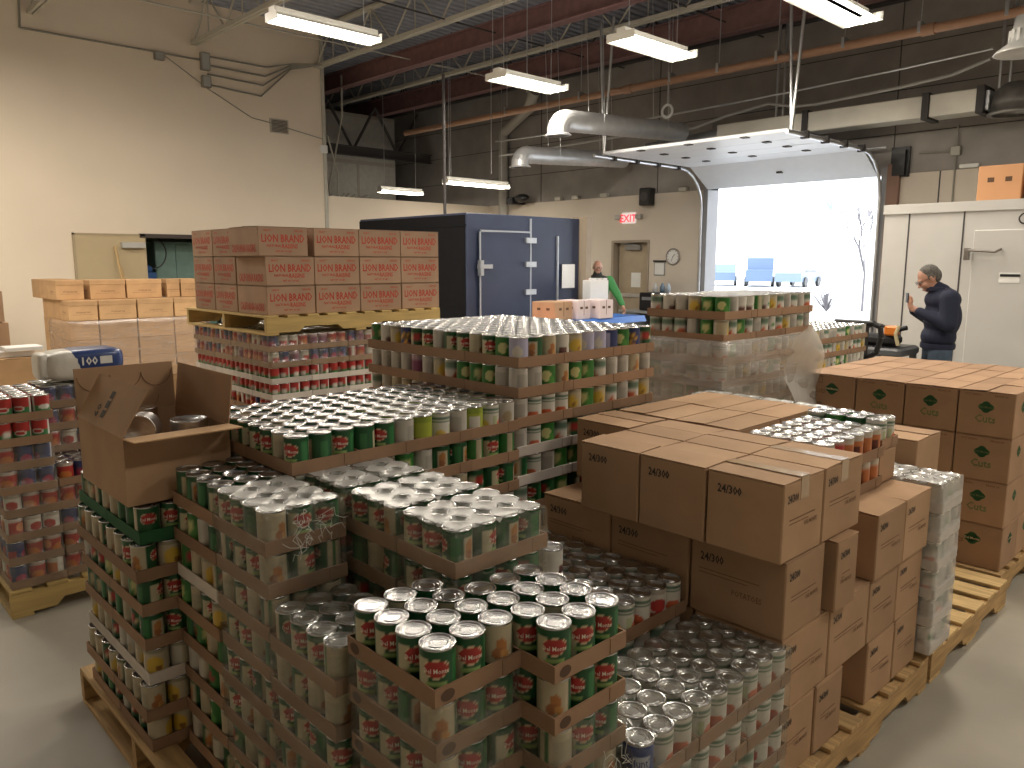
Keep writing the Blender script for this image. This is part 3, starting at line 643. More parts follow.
tag(b.build('blue_sheet', mat('blue_plastic', (.03,.14,.50), rough=.35), None, (-7.85,8.7,.836)), 'bright blue plastic sheet covering the folding table', 'sheet')
b = MB(); b.box(-.3,-.3,0,.3,.3,.05,0,.01); tag(b.build('pink_tray', mat('pink_plastic', (.62,.22,.20))), 'low pink tray on the folding table beside the blue sheet', 'tray').location = (-7.75,7.85,.836)

def plain_carton(name, label, cat, loc, rz, sx, sy, sz, m, holes=False, group=None):
    t = thing(name, label, cat, loc, rz, group)
    b = MB(); b.box(-sx/2,-sy/2,0,sx/2,sy/2,sz,0,.006); b.box(-sx/2-.002,-.004,sz*.2,sx/2+.002,.004,sz,1)
    if holes:
        for yy in (-sy*.2,sy*.2): b.box(sx/2,yy-.03,sz*.55,sx/2+.002,yy+.03,sz*.68,1)
        for xx in (-sx*.2,sx*.2): b.box(xx-.03,-sy/2-.002,sz*.55,xx+.03,-sy/2,sz*.68,1)
    b.build('carton', [m, M_INNER], t)
    b = MB(); b.box(-sx/2+.004,-sy/2+.004,sz,sx/2-.004,-.003,sz+.004); b.box(-sx/2+.004,.003,sz,sx/2-.004,sy/2-.004,sz+.004); b.build('lid', m, t)
    return t
M_PINKW = mat('pale_pink_board', (.62,.52,.52), rough=.7)
plain_carton('produce_carton', 'brown produce carton on the folding table beside the navy cold room', 'carton', (-7.8,8.25,.868), .1, .42,.42,.26, M_BOARD, True)
plain_carton('produce_carton', 'pale pink produce carton on the folding table, middle of three', 'carton', (-7.72,8.62,.868), .05, .40,.30,.27, M_PINKW, True)
plain_carton('produce_carton', 'pale carton with two round holes beside the tall white box', 'carton', (-7.6,9.02,.868), .0, .36,.32,.27, M_PINKW, True)
t = thing('white_box', 'tall white box with a green print held by the man in green', 'box', (-8.20,9.68,.868), -.3)
b = MB(); b.box(-.12,-.17,0,.12,.17,.54,0,.006)
for yy in (-.11,.0,.11): b.box(.02,yy-.035,.54,.12,yy+.035,.575)
b.box(.121,.02,.10,.123,.12,.24,1); b.build('carton', [M_WHITE, mat('faded_green_print', (.35,.55,.35))], t)

# cart, tool bag and pallet truck near the man in navy
t = thing('utility_cart', 'dark grey utility cart in front of the man in navy', 'cart', (-2.93,7.60,0))
b = MB(); b.box(-.30,-.25,.84,.30,.25,.92,0,.02); b.box(-.27,-.22,.92,.27,.22,.925,1); b.build('top_tray', [mat('grey_tub_plastic', (.10,.105,.115), rough=.5), M_DARK], t)
b = MB(); b.box(-.29,-.24,.2,.29,.24,.26,0,.02); b.build('bottom_tray', MATS['grey_tub_plastic'], t)
for sx in (-.26,.26):
    for sy in (-.2,.2): b = MB(); b.box(sx-.025,sy-.025,.1,sx+.025,sy+.025,.84); b.build('leg', MATS['grey_tub_plastic'], t)
for sx in (-.26,.26):
    for sy in (-.2,.2): b = MB(); b.tube((sx,sy-.02,.05),(sx,sy+.02,.05),.05,12); b.build('caster', M_DARK, t)
t = thing('tool_bag', 'open black tool bag lying on the grey cart', 'bag', (-2.93,7.58,.93))
b = MB(); b.box(-.22,-.12,0,.2,.12,.10,0,.03); b.tube((-.2,-.1,.1),(-.12,.1,.16),.02,8); b.build('bag_body', mat('black_canvas', (.02,.02,.022), rough=.9, bump=.6, bscale=30), t)
b = MB(); pts = [(-.15+.3*k/8,0,.10+.09*math.sin(PI*k/8)) for k in range(9)]; b.path(pts,.014,6); b.build('carry_handle', M_DARK, t)
t = thing('power_drill', 'orange and black power drill sticking out of the tool bag', 'drill', (-2.76,7.48,1.06))
b = MB(); b.box(-.06,-.04,-.03,.06,.04,.06,0,.015); b.build('housing', mat('orange_plastic', (.75,.22,.03), rough=.4), t); b = MB(); b.tube((.06,0,.03),(.13,0,.05),.022,8); b.build('chuck', M_DARK, t)
b = MB(); b.path([(-2.67,7.40,1.13),(-2.69,7.38,1.05),(-2.66,7.38,.95)],.016,6); tag(b.build('work_gloves', mat('tan_leather', (.50,.42,.25))), 'pale work gloves hanging over the end of the cart', 'gloves')
t = thing('pallet_truck', 'black electric pallet truck with a looped handle behind the green-logo cartons', 'pallet truck', (-2.83,6.97,0))
b = MB(); b.box(-.22,-.15,.05,.12,.2,.66,0,.03); b.build('drive_housing', M_DARK, t)
b = MB(); b.box(-.05,-.04,.6,.05,.05,1.15,0,.01); b.build('mast', M_DARK, t)
b = MB(); b.path([(-.24,0,1.17),(.10,0,1.17),(.16,0,1.14),(.175,0,1.05),(.14,0,.92),(.04,0,.84),(-.02,0,.81)],.024,8); b.build('handle_loop', M_DARK, t)
b = MB(); b.box(-.19,-.12,.67,.17,.12,.69,0,.004); b.build('cover_plate', M_STEEL, t)
for sx in (-.16,.08): b = MB(); b.box(sx-.07,-.95,.06,sx+.07,-.14,.12,0,.01); b.build('fork', M_DARKST, t)
t = plain_carton('produce_carton', 'orange-brown carton with handle slots on top of the white cooler', 'carton', (-2.45,9.35,2.31), 0, .40,.36,.36, mat('orange_board', (.52,.27,.13), rough=.75), True)
plain_carton('produce_carton', 'second orange-brown carton on the white cooler at the photo edge', 'carton', (-2.02,9.35,2.31), .05, .40,.36,.28, MATS['orange_board'], True)

# ================================================================ tinned goods
PITCH_C, LAY = .0785, .116
G1, G2, CRM = (.014,.085,.030), (.035,.16,.05), (.48,.42,.29)
RED, ORG, YEL, WHT, NAV, BRN = (.40,.035,.03), (.52,.17,.04), (.62,.46,.10), (.62,.60,.54), (.035,.05,.16), (.32,.13,.05)
DES = {
 'green':  (G1, [('p',.30,.46,.12,.86,CRM),('e',.38,.62,.055,.16,(.45,.20,.06)),('e',.37,.42,.05,.12,BRN),('p',.60,.70,.2,.8,G2),('p',.80,.92,.10,.84,(.50,.46,.30)),('b',.0,.09,(.10,.20,.06)),
             ('e',0,.64,.120,.190,(.70,.55,.35)),('e',0,.64,.108,.165,RED),('p',-.09,.09,.30,.37,(.30,.45,.16)),('p',.16,.26,.1,.9,(.03,.17,.05))], 'green-label'),
 'cream':  (CRM, [('b',.0,.22,G1),('e',.06,.58,.06,.15,(.42,.17,.05)),('e',.03,.42,.06,.12,BRN),('e',.09,.40,.04,.10,(.5,.25,.07)),('p',.20,.55,0,1,G1),('e',.36,.68,.11,.18,(.6,.46,.3)),('e',.36,.68,.10,.155,RED),('p',.62,.66,0,1,G2),('p',.70,.92,.3,.8,(.40,.36,.25))], 'cream-label'),
 'white':  (WHT, [('b',.80,.90,(.12,.20,.14)),('b',.70,.76,(.14,.22,.16)),('e',.0,.25,.11,.2,(.60,.14,.06)),('e',.33,.26,.09,.2,(.70,.52,.12)),('e',.66,.3,.12,.18,(.60,.14,.06)),('p',.47,.55,.2,.6,(.45,.5,.3))], 'white-label'),
 'plain':  (WHT, [('p',-.08,.08,.28,.5,(.16,.07,.06)),('e',.2,.6,.07,.12,(.05,.25,.05)),('p',.5,.7,.2,.75,(.5,.48,.42))], 'plain white'),
 'blue':   ((.02,.05,.22), [('p',-.10,.10,.5,.75,(.45,.5,.62)),('e',.0,.3,.08,.12,(.55,.3,.1)),('p',.4,.5,.1,.9,WHT)], 'dark blue'),
 'red':    (RED, [('e',0,.40,.13,.22,ORG),('b',.86,1,(.50,.42,.38)),('p',.40,.52,0,1,WHT),('e',.75,.6,.1,.2,(.70,.30,.15)),('p',.22,.30,.1,.5,(.02,.08,.04))], 'red-label'),
 'navy':   (NAV, [('e',0,.4,.12,.2,(.35,.04,.10)),('p',.35,.5,0,1,(.40,.40,.45)),('p',.62,.8,.2,.6,(.35,.05,.06))], 'navy-label'),
 'xmas':   ((.05,.20,.07), [('b',.55,1,RED),('e',0,.5,.12,.12,WHT),('e',.0,.5,.09,.07,RED),('e',.5,.5,.12,.12,WHT),('p',.22,.3,0,1,WHT)], 'red-and-green'),
 'tomato': (WHT, [('b',0,.3,(.35,.10,.06)),('e',0,.5,.12,.2,RED),('p',.4,.6,.1,.9,(.5,.47,.42)),('b',.85,1,(.4,.36,.3))], 'white-and-red'),
 'amber':  ((.50,.16,.05), [('p',-.1,.1,.2,.6,(.12,.03,.02)),('b',.8,1,(.55,.50,.42)),('p',.35,.5,0,1,WHT)], 'amber-label'),
 'sunny':  (NAV, [('e',0,.62,.12,.2,(.70,.42,.06)),('e',0,.60,.07,.12,(.20,.10,.05)),('p',-.1,.1,0,.36,(.75,.30,.03)),('p',.4,.6,.1,.9,(.45,.45,.58))], 'orange-and-navy'),
 'lilac':  ((.42,.42,.58), [('e',0,.5,.09,.25,WHT),('p',.3,.5,0,1,(.60,.58,.62)),('e',.7,.4,.1,.2,(.2,.3,.12))], 'lilac-label'),
 'leaf':   ((.03,.17,.03), [('e',0,.6,.1,.2,(.55,.55,.25)),('e',.1,.4,.06,.2,(.08,.28,.05)),('p',.4,.5,.0,1,CRM),('e',.7,.6,.08,.16,RED)], 'bright green'),
 'lime':   ((.36,.42,.05), [('b',.80,1,(.25,.33,.04)),('b',0,.28,(.55,.52,.36)),('p',.4,.6,.1,.7,WHT)], 'lime-green'),
 'corn':   (CRM, [('e',0,.5,.12,.28,(.62,.42,.06)),('e',.05,.4,.05,.1,(.25,.12,.03)),('p',.35,.6,0,1,(.55,.52,.44)),('b',.88,1,(.3,.28,.2))], 'cream-and-yellow'),
 'plum':   ((.22,.06,.13), [('b',.75,1,(.45,.30,.35)),('p',.2,.4,0,1,(.5,.45,.42)),('e',.6,.5,.1,.2,(.5,.2,.3))], 'plum-label'),
 'aqua':   ((.50,.50,.44), [('b',.72,.95,(.05,.16,.20)),('b',.15,.6,(.50,.45,.16)),('p',.4,.6,.1,.7,WHT)], 'yellow-and-blue'),
 'grey':   ((.50,.48,.43), [('p',.0,.2,.2,.8,(.38,.36,.32)),('p',.45,.5,0,1,(.12,.18,.14)),('e',.7,.5,.08,.2,(.40,.32,.2))], 'pale grey-label'),
}
def paint(des, U, V):
    base, feats, _ = DES[des]
    C = np.tile(np.array(base, float), (len(U), 1))
    for ft in feats:
        k = ft[0]
        if k == 'b': m = (V >= ft[1]) & (V <= ft[2]); c = ft[3]
        elif k == 'p':
            u = (U-ft[1]) % 1.0; m = (u <= ft[2]-ft[1]) & (V >= ft[3]) & (V <= ft[4]); c = ft[5]
        else:
            u = (U-ft[1]+.5) % 1.0-.5; m = (u/ft[3])**2+((V-ft[2])/ft[4])**2 < 1; c = ft[5]
        C[m] = c
    return C
CR, CHT = .0368, .1075
LIDP = [(0,.1070),(.015,.1072),(.0170,.1088),(.0195,.1088),(.0215,.1070),(.0250,.1068),(.0268,.1084),(.0290,.1084),(.0310,.1066),(.0338,.1050),(.0348,.1104),(.0372,.1110),(.0380,.1100),(.0376,.1068)]
def lid_mesh(n=28):
    b = MB(); L = LIDP[::-1]
    for q0, q1 in zip(L[:-1], L[1:]): b.lathe([q0, q1], n)
    return b.mesh('lid', M_TIN)
def set_print(me, cols):
    at = me.color_attributes.new('print', 'FLOAT_COLOR', 'POINT')
    at.data.foreach_set('color', np.hstack([cols, np.ones((len(cols), 1))]).astype(np.float32).ravel())
def can_mesh(des, n=48, rows=22):
    b = MB(); U = []; V = []
    zs = [0.003+ (CHT-.003)*j/rows for j in range(rows+1)]
    b.lathe([(CR,z) for z in zs], n)
    for j in range(rows+1):
        for i in range(n): U.append(i/n); V.append(j/rows)
    b.lathe([(0,.002),(.034,.002),(.0352,0),(.0374,.0005),(.0376,.0025),(CR,.0035)], n, mi=1)
    ext = len(b.v)-len(U)
    cols = paint(des, np.array(U), np.array(V)); cols = np.vstack([cols, np.ones((ext,3))*.6])
    if des in ('green','cream','leaf','plain'):
        word, uc, vc, sz = {'green':('Del Monte',0,.62,.0105), 'cream':('Del Monte',.36,.68,.010), 'leaf':('Del Monte',.7,.6,.0085), 'plain':("Kitchen",0,.36,.010)}[des]
        v, f, wd = text_geom(word, .010); a = uc*2*PI + (v[:,0]-wd/2)*sz*.85/CR; z = vc*CHT+(v[:,1]-.5)*sz
        b.add([(math.cos(t)*(CR+.0005), math.sin(t)*(CR+.0005), float(q)) for t, q in zip(a, z)], f, 0)
        cols = np.vstack([cols, np.ones((len(v),3))*np.array((.80,.74,.62) if des != 'plain' else (.02,.02,.05))])
    if des == 'blue':
        v, f, wd = text_geom("Hunt's", .014); a = (v[:,0]-wd/2)*.02*.8/CR; z = .62*CHT+(v[:,1]-.5)*.02
        b.add([(math.cos(t)*(CR+.0005), math.sin(t)*(CR+.0005), float(q)) for t, q in zip(a, z)], f, 0)
        cols = np.vstack([cols, np.ones((len(v),3))*np.array((.05,.08,.3))])
    me = b.mesh('food_can', [M_PRINT, M_TIN]); set_print(me, cols); return me
_lowc = {}
def can_low(des):
    if des in _lowc: return _lowc[des]
    n, rows = 18, 7; b = MB(); U = []; V = []
    b.lathe([(CR, .002+(CHT-.002)*j/rows) for j in range(rows+1)], n)
    for j in range(rows+1):
        for i in range(n): U.append(i/n); V.append(j/rows)
    L = len(b.v)
    b.lathe([(0,.1070),(.012,.1070),(.020,.1078),(.032,.1062),(.0350,.1110),(.0378,.1105),(CR,.1070)][::-1], n, mi=1)
    cols = np.vstack([paint(des, np.array(U), np.array(V)), np.ones((len(b.v)-L,3))*.6])
    _lowc[des] = (np.array(b.v), np.array(b.f, int), np.array(b.m), cols); return _lowc[des]

PAL = {
 'green': ['green']*6+['cream']*2, 'greenm': ['green']*4+['cream','corn','leaf'], 'darkg': ['green']*8+['cream'],
 'shade': ['cream','corn','green','leaf','cream','grey','corn'], 'creamg': ['cream','green','cream','corn'],
 'white': ['white']*7+['tomato'], 'whitem': ['white','white','tomato','plain','grey','green'],
 'red': ['red','red','navy','red','tomato','navy','amber'], 'xmas': ['xmas'], 'rednavy': ['red','navy','navy','tomato','plum','red'],
 'mixed': ['sunny','lilac','leaf','corn','grey','leaf','lilac','cream','sunny','grey','green','plain'],
 'mixed2': ['leaf','cream','white','corn','plum','leaf','grey','green','grey'], 'mixed3': ['leaf','aqua','corn','white','grey','lilac','grey','plum','cream'],
 'pale': ['grey','grey','white','plain','grey','corn','leaf','white'], 'veg': ['grey','lime','white','aqua','grey','corn','white'],
 'plain': ['grey','plain','white'], 'amber': ['amber','amber','amber','red'], 'palem': ['grey','white','green','leaf'],
}
CANS = []; STK = {}
def film(name, label, x0, y0, x1, y1, z0, z1, nx, ny, sheen_top, mside=FILM_S):
    """shrink film: side walls drawn in between the cans, domed top"""
    out = .0035; dip = .010
    def ring(off, z, sc=1.0):
        pts = []
        def side(ax, ay, bx, by, n, nxn, nyn):
            m = n*4
            for k in range(m):
                t = k/m; d = off - dip*sc*(.5+.5*math.cos(2*PI*t*n)) * (0 if k == 0 else 1)
                if k == 0: d = off
                pts.append((ax+(bx-ax)*t+nxn*d, ay+(by-ay)*t+nyn*d, z))
        side(x0,y0,x1,y0,nx,0,-1); side(x1,y0,x1,y1,ny,1,0); side(x1,y1,x0,y1,nx,0,1); side(x0,y1,x0,y0,ny,-1,0)
        return pts
    b = MB(); R = [ring(out,z0+.001,0), ring(out+.001,z0+.040,0), ring(out-.003,z0+.055,.6), ring(out-.004,z1-.012,1.0), ring(out-.010,z1+.001,1.0), ring(out-.017,z1+.0025,.3)]
    n = len(R[0])
    for A, B in zip(R[:-1], R[1:]): b.add(A+B, [(i,(i+1)%n,(i+1)%n+n,i+n) for i in range(n)], 0, True)
    gx, gy = nx*5, ny*5; px, py = (x1-x0)/nx, (y1-y0)/ny; G = []
    for j in range(gy+1):
        for i in range(gx+1):
            x = x0+.014+(x1-x0-.028)*i/gx; y = y0+.014+(y1-y0-.028)*j/gy
            u, v = ((x-x0)/px) % 1-.5, ((y-y0)/py) % 1-.5; d = math.hypot(u, v)
            G.append((x, y, z1+.0028-.015*max(0, min(1, (d-.455)/.14))))
    b.add(G, [(j*(gx+1)+i, j*(gx+1)+i+1, (j+1)*(gx+1)+i+1, (j+1)*(gx+1)+i) for j in range(gy) for i in range(gx)], 1 if sheen_top else 0, True)
    return tag(b.build(name, [mside, FILM_TOP if sheen_top else mside]), label, 'film')
_traym = {}; TRAYS = []; TCHOSEN = [0,1,2,3,4,5,6,7,8,9,10,11,12,13,14,15,16,17,18,19,20,21,23,24,25,26,27,28,29,36,37,44,45,52,53,56,57,58,59,64,65,66,70,71,72,73,82,89,91,92,93,94,95,129,133,134,136,137,138,139,140,168,174,180,181,186,187,192,193,194,197,198,199,200,201,202,203,204,205,206,207,210,213,216,217,218,220,222,224,226,228,229,230,232,233,234,235,236,242,243,244,281,282,285,286,287,289,290,293,294,295,297,298,299,300,301,302,303,305,306,307,308,309,310,311,313,317,321,325,329,330,331,332,333,334,356,357,358,359,360,361,362,363,364,393,394,395,396,397,398,399,400,402,404,405,406,407,408,409,410,411]
def tray(label, x0, y0, x1, y1, z, m, group=None, marks=False, wall=.040):
    w_, d_ = round(x1-x0,4), round(y1-y0,4); key = (w_, d_, m.name, marks, wall)
    if key not in _traym:
        b = MB(); t = .0032; a, c = w_/2, d_/2
        b.box(-a,-c,0,a,c,t); b.box(-a,-c,t,-a+t,c,wall); b.box(a-t,-c,t,a,c,wall); b.box(-a+t,-c,t,a-t,-c+t,wall); b.box(-a+t,c-t,t,a-t,c,wall)
        # corner flaps glued on the outside and the print on them
        for sy in (-1,1): b.box(a,sy*c-(.055 if sy > 0 else 0),t,a+.0016,sy*c+(.055 if sy < 0 else 0),wall*.96)
        if marks:
            for sx, sy in ((1,-1),): b.disc((a+.0022, sy*(c-.032), wall*.5), (0,1,0), (0,0,1), .018, .013, 14, 1)
            for sx in (-1,): b.disc((sx*(a-.030), -c-.0006, wall*.5), (1,0,0), (0,0,1), .018, .013, 14, 1)
        b.f = b.f; _traym[key] = b.mesh('can_tray', [m, M_STAMP])
    TRAYS.append((key, ((x0+x1)/2, (y0+y1)/2, z), label, group))
def stack(nm, X1, Y0, nx, ny, n, cs, pal, lo=0, wrap=(), sheen_top=False, jag=0.0, trays=None, z0=.14, p=PITCH_C, faces='xy', marks=False, lay=LAY, seed=0, gap=.004, shield=.55, film_name='shrink_wrap', wall=.040, side=None):
    """cans in trays, nx by ny wide and n layers high; X1 is the aisle edge, Y0 the near edge"""
    r = random.Random(sum(map(ord, nm))*31+seed)
    ax, ay = cs; W = PITCH_C if p is None else p
    for l in range(lo, n):
        jl = (r.uniform(-jag,jag), r.uniform(-jag,jag)); z = z0+l*lay; top = l == n-1
        pl = pal(l) if callable(pal) else pal
        depth = n-1-l
        lname = 'top layer' if top else '%s layer down' % nth(depth+1)
        tm = (trays or {}).get(l, M_TRAY)
        ncx, ncy = math.ceil(nx/ax), math.ceil(ny/ay)
        for a in range(ncx):
            for c in range(ncy):
                outer = (a == 0 and 'x' in faces) or (c == 0 and 'y' in faces)
                if not (outer or top): continue
                i0, i1 = a*ax, min(nx,(a+1)*ax); j0, j1 = c*ay, min(ny,(c+1)*ay)
                x1 = X1-i0*W-a*gap+jl[0]; x0 = x1-(i1-i0)*W; y0 = Y0+j0*W+c*gap+jl[1]; y1 = y0+(j1-j0)*W
                jj = r.uniform(-1,1)*min(.002, jag)
                x0 += jj; x1 += jj
                pos = ''
                if ncx*ncy > 1:
                    pos = ', ' + ('corner case' if a == 0 and c == 0 else ('%s along aisle side' % nth(c+1) if a == 0 else ('%s along near side' % nth(a+1) if c == 0 else '%s in, %s back' % (nth(a+1), nth(c+1)))))
                colr = 'white' if tm is M_TRAY_W else 'green' if tm is M_TRAY_G else 'brown'
                tray('%s can tray, %s of the %s%s' % (colr, lname, nm, pos), x0, y0, x1, y1, z, tm, 'can trays of the '+nm, marks, wall)
                if wrap == 'all' or l in wrap:
                    film(film_name, 'clear film, %s of the %s%s' % (lname, nm, pos), x0-.0005, y0-.0005, x1+.0005, y1+.0005, z, z+lay-.003, i1-i0, j1-j0, sheen_top and top, side or FILM_S)
                for i in range(i0, i1):
                    for j in range(j0, j1):
                        if not (top or (i == 0 and 'x' in faces) or (j == 0 and 'y' in faces)): continue
                        cx = x1-(i-i0+.5)*W; cy = y0+(j-j0+.5)*W
                        pk = pl(i, j) if callable(pl) else pl
                        des = r.choice(PAL[pk]) if isinstance(pk, str) and pk in PAL else pk if isinstance(pk, str) else pk[(i*7+j*3+l) % len(pk)]
                        th = math.atan2(-cy, -cx); ro = th+r.uniform(-.5,.5) if r.random() < shield else r.uniform(0,6.28)
                        if marks and top and (i < 2 or j == 0): ro = th+r.uniform(-.45,.45)
                        dd = DES[des][2]
                        if top: lab = '%s can on the %s, %s along the aisle side, %s row in' % (dd, nm, nth(j+1), nth(i+1))
                        elif i == 0: lab = '%s can %s in the %s, %s along the aisle side' % (dd, lname, nm, nth(j+1))
                        else: lab = '%s can %s in the %s, %s along the near side' % (dd, lname, nm, nth(i+1))
                        CANS.append(((cx,cy,z+.0035), ro, des, lab, '%s cans of the %s' % ('top' if top else 'lower', nm)))
def lone_can(x, y, z, ro, des, label): CANS.append(((x,y,z), ro, des, label, None))

A_ = 'all'
# -- the front blocks
stack('carton-topped stack', -2.435, .735, 8, 4, 7, (4,4), lambda l: ['shade','creamg','shade','greenm','shade','creamg','green'][l], jag=.012, trays={2:M_TRAY_W,6:M_TRAY_G}, seed=2, shield=.3)
stack('shadowed inner stack', -2.118, .850, 4, 3, 8, (4,3), lambda l: 'darkg' if l == 7 else 'shade', jag=.006, trays={5:M_TRAY_W}, shield=.2)
stack('torn-film stack', -1.800, .850, 4, 3, 8, (4,3), 'green', wrap=A_, sheen_top=True, jag=.003)
stack('glossy wrapped stack', -1.362, 1.112, 3, 4, 8, (3,4), 'green', wrap=A_, sheen_top=True, jag=.002)
stack('middle wrapped stack', -1.612, 1.112, 3, 4, 8, (3,4), 'green', wrap=A_, sheen_top=True, jag=.002)
stack('inner wrapped stack', -1.862, 1.112, 3, 4, 8, (3,4), 'green', wrap=A_, sheen_top=True, jag=.002)
stack('low film-wrapped stack', -1.458, .835, 4, 3, 6, (4,3), 'green', wrap=A_, jag=.003)
stack('frontmost green stack', -1.112, .855, 4, 3, 7, (4,3), 'green', wrap=(0,1,2,3,4,5), jag=.003, marks=True, shield=.75)
stack('green corner stack', -1.013, 1.093, 4, 3, 7, (4,3), 'green', wrap=(1,2,3,4), jag=.003, marks=True, shield=.75)
stack('mid-height white stack', -1.300, 1.530, 8, 6, 5, (4,6), 'white', jag=.002)
stack('lowest white stack', -.962, 1.325, 4, 9, 4, (4,3), lambda l: (lambda i, j: 'blue' if (i,j) == (0,0) else 'plain' if i < 2 and j < 3 else 'white'), wrap=A_, jag=.002)
lone_can(-1.574, 1.669, .722, .4, 'plain', 'single plain white can standing up on the mid-height white cans')
stack('wide can block', -2.073, 1.072, 8, 12, 9, (4,3), lambda l: (lambda i, j: 'green' if j < 5 or i > 3 else 'lime' if (i,j) == (0,6) else 'veg') if l == 8 else ['green','palem'][l % 2], lo=0, jag=.001, trays={8:M_TRAY, 5:M_TRAY}, shield=.4, gap=.0)
stack('tall mixed block', -2.095, 2.030, 13, 11, 11, (4,4), lambda l: {10:'mixed',9:'mixed2',8:'mixed3'}.get(l,'palem'), jag=.002, p=.078, gap=.002, trays={7:M_TRAY_W, 6:M_TRAY_W}, shield=.8)
stack('outer red stack', -4.205, .700, 6, 3, 8, (3,3), lambda l: 'xmas' if l > 5 else 'red', jag=.008, wrap=(0,1,2,3,4,5), shield=.8)
stack('short red stack', -4.215, .945, 3, 3, 5, (3,3), 'rednavy', jag=.006, wrap=(0,1,2,3), shield=.8)
stack('rear red stack', -4.470, .950, 4, 4, 8, (4,4), 'rednavy', jag=.006, wrap=(5,6,7), shield=.8)
stack('stack under raisin cartons', -5.110, 2.520, 17, 16, 9, (4,4), lambda l: {8:'rednavy',7:'rednavy',6:'xmas',5:'xmas'}.get(l,'red'), jag=.004, trays={6:M_TRAY_W,5:M_TRAY_W}, wrap=(7,8), shield=.8)
stack('upper pale stack', -2.060, 3.420, 6, 12, 2, (6,4), 'pale', jag=.004, z0=1.300, shield=.7)
stack('stretch-wrapped pallet', -2.060, 3.420, 9, 12, 10, (9,4), 'pale', jag=.004, shield=.5)
stack('doorway-side stack', -2.700, 5.500, 6, 16, 9, (6,4), 'pale', jag=.004)
stack('amber tray stack', -1.105, 2.530, 4, 6, 2, (4,3), 'amber', z0=.8565, shield=.8)
stack('small green-can tray', -1.115, 3.006, 4, 2, 1, (4,2), ['white','green','leaf'], z0=.990)
stack('silver wrapped stack', -.935, 3.165, 4, 3, 6, (4,3), 'plain', z0=.165, wrap=A_, sheen_top=True, trays={k:M_TRAY_W for k in range(6)}, side=FILM_TOP)
stack('flat wrapped tray stack', -1.480, 3.225, 8, 2, 8, (4,2), 'white', wrap=(7,), sheen_top=True)
CHOSEN = [0,1,11,12,22,23,33,34,44,45,55,56,59,66,67,101,107,122,125,131,134,137,139,140,143,146,149,164,167,168,169,170,173,174,175,176,179,180,181,182,185,186,187,188,189,190,191,192,193,194,195,196,197,198,199,200,201,203,242,244,247,248,249,250,251,252,253,254,255,256,257,258,259,296,300,301,302,303,304,305,306,308,310,356,358,360,364,385,386,389,390,391,392,395,396,397,398,401,402,404,405,407,408,409,434,435,436,437,438,439,440,441,442,443,444,445,446,447,448,449,450,451,452,453,454,455,456,457,478,482,483,484,485,488,489,490,491,494,495,496,497,498,499,500,501,502,503,504,505,560,561,562,563,567,568,573,581,586,628,629,636,637,638,639,640,641,642,643,644,646,647,650,654,655,656,657,658,659,660,661,662,663,664,665,666,667,668,669,670,671,672,673,674,675,676,677,678,806,807,821,822,823,824,825,826,831,832,833,834,837,840,843,844,845,855,856,857,867,868,869,879,882,1043,1066,1067,1088,1089,1090,1111,1112,1113,1114,1134,1135,1136,1137,1138,1139,1141,1148,1157,1158,1159,1160,1161,1165,1169,1174,1176,1189,1201,1205,1213,1253,1300,1301,1302,1308,1309,1310,1316,1317,1318,1324,1325,1326,1332,1333,1334,1340,1341,1342,1349,1350,1356,1357,1358,1379,1384,1394,1439,1453,1996,2013,2025,2245,2265,2269,2648,2658,2659,2660,2670,2671,2678,2684,2690,2696,2702,2708]
M_CAN = {}; LID = lid_mesh()
if True:
    ch = set(range(len(CANS))) if CHOSEN is None else set(CHOSEN)
    protos = {}
    for i in sorted(ch):
        loc, ro, des, lab, grp = CANS[i]
        if des not in M_CAN: M_CAN[des] = can_mesh(des)
        c = obj('food_can', M_CAN[des], None, loc, ro); tag(c, lab, 'can', grp)
        obj('lid', LID, c)
    rest = [i for i in range(len(CANS)) if i not in ch]
    if rest:
        Vs, Fs, Ms, Cs = [], [], [], []; off = 0
        for i in rest:
            loc, ro, des, lab, grp = CANS[i]; v, f, m, c = can_low(des)
            R = np.array([[math.cos(ro),-math.sin(ro),0],[math.sin(ro),math.cos(ro),0],[0,0,1]])
            Vs.append(v@R.T+np.array(loc)); Fs.append(f+off); Ms.append(m); Cs.append(c); off += len(v)
        V = np.vstack(Vs); F = np.vstack(Fs); M = np.concatenate(Ms); C = np.vstack(Cs)
        me = bpy.data.meshes.new('food_cans'); me.vertices.add(len(V)); me.vertices.foreach_set('co', V.astype(np.float32).ravel())
        me.loops.add(F.size); me.loops.foreach_set('vertex_index', F.astype(np.int32).ravel())
        me.polygons.add(len(F)); me.polygons.foreach_set('loop_start', (np.arange(len(F))*4).astype(np.int32)); me.polygons.foreach_set('loop_total', np.full(len(F),4,np.int32))
        me.materials.append(M_PRINT); me.materials.append(M_TIN); me.polygons.foreach_set('material_index', M.astype(np.int32))
        me.polygons.foreach_set('use_smooth', np.ones(len(F), bool)); me.update(); me.validate(); set_print(me, C)
        tag(obj('food_cans', me), 'the remaining smaller tinned-food cans packed in the rear and lower trays', 'cans', None, 'stuff')

tch = set(range(len(TRAYS))) if TCHOSEN is None else set(TCHOSEN)
for i in sorted(tch): key, loc, lab, grp = TRAYS[i]; tag(obj('can_tray', _traym[key], None, loc), lab, 'tray', grp)
rest = [TRAYS[i] for i in range(len(TRAYS)) if i not in tch]
if rest:
    b = MB(); mats_ = [M_TRAY, M_TRAY_W, M_TRAY_G]
    for key, loc, lab, grp in rest:
        me = _traym[key]; mi = mats_.index(me.materials[0])
        b.add([(v.co.x+loc[0], v.co.y+loc[1], v.co.z+loc[2]) for v in me.vertices], [tuple(p.vertices) for p in me.polygons], mi)
    tag(b.build('can_trays', mats_), 'the remaining barely seen cardboard trays deep inside the can stacks', 'trays', None, 'stuff')

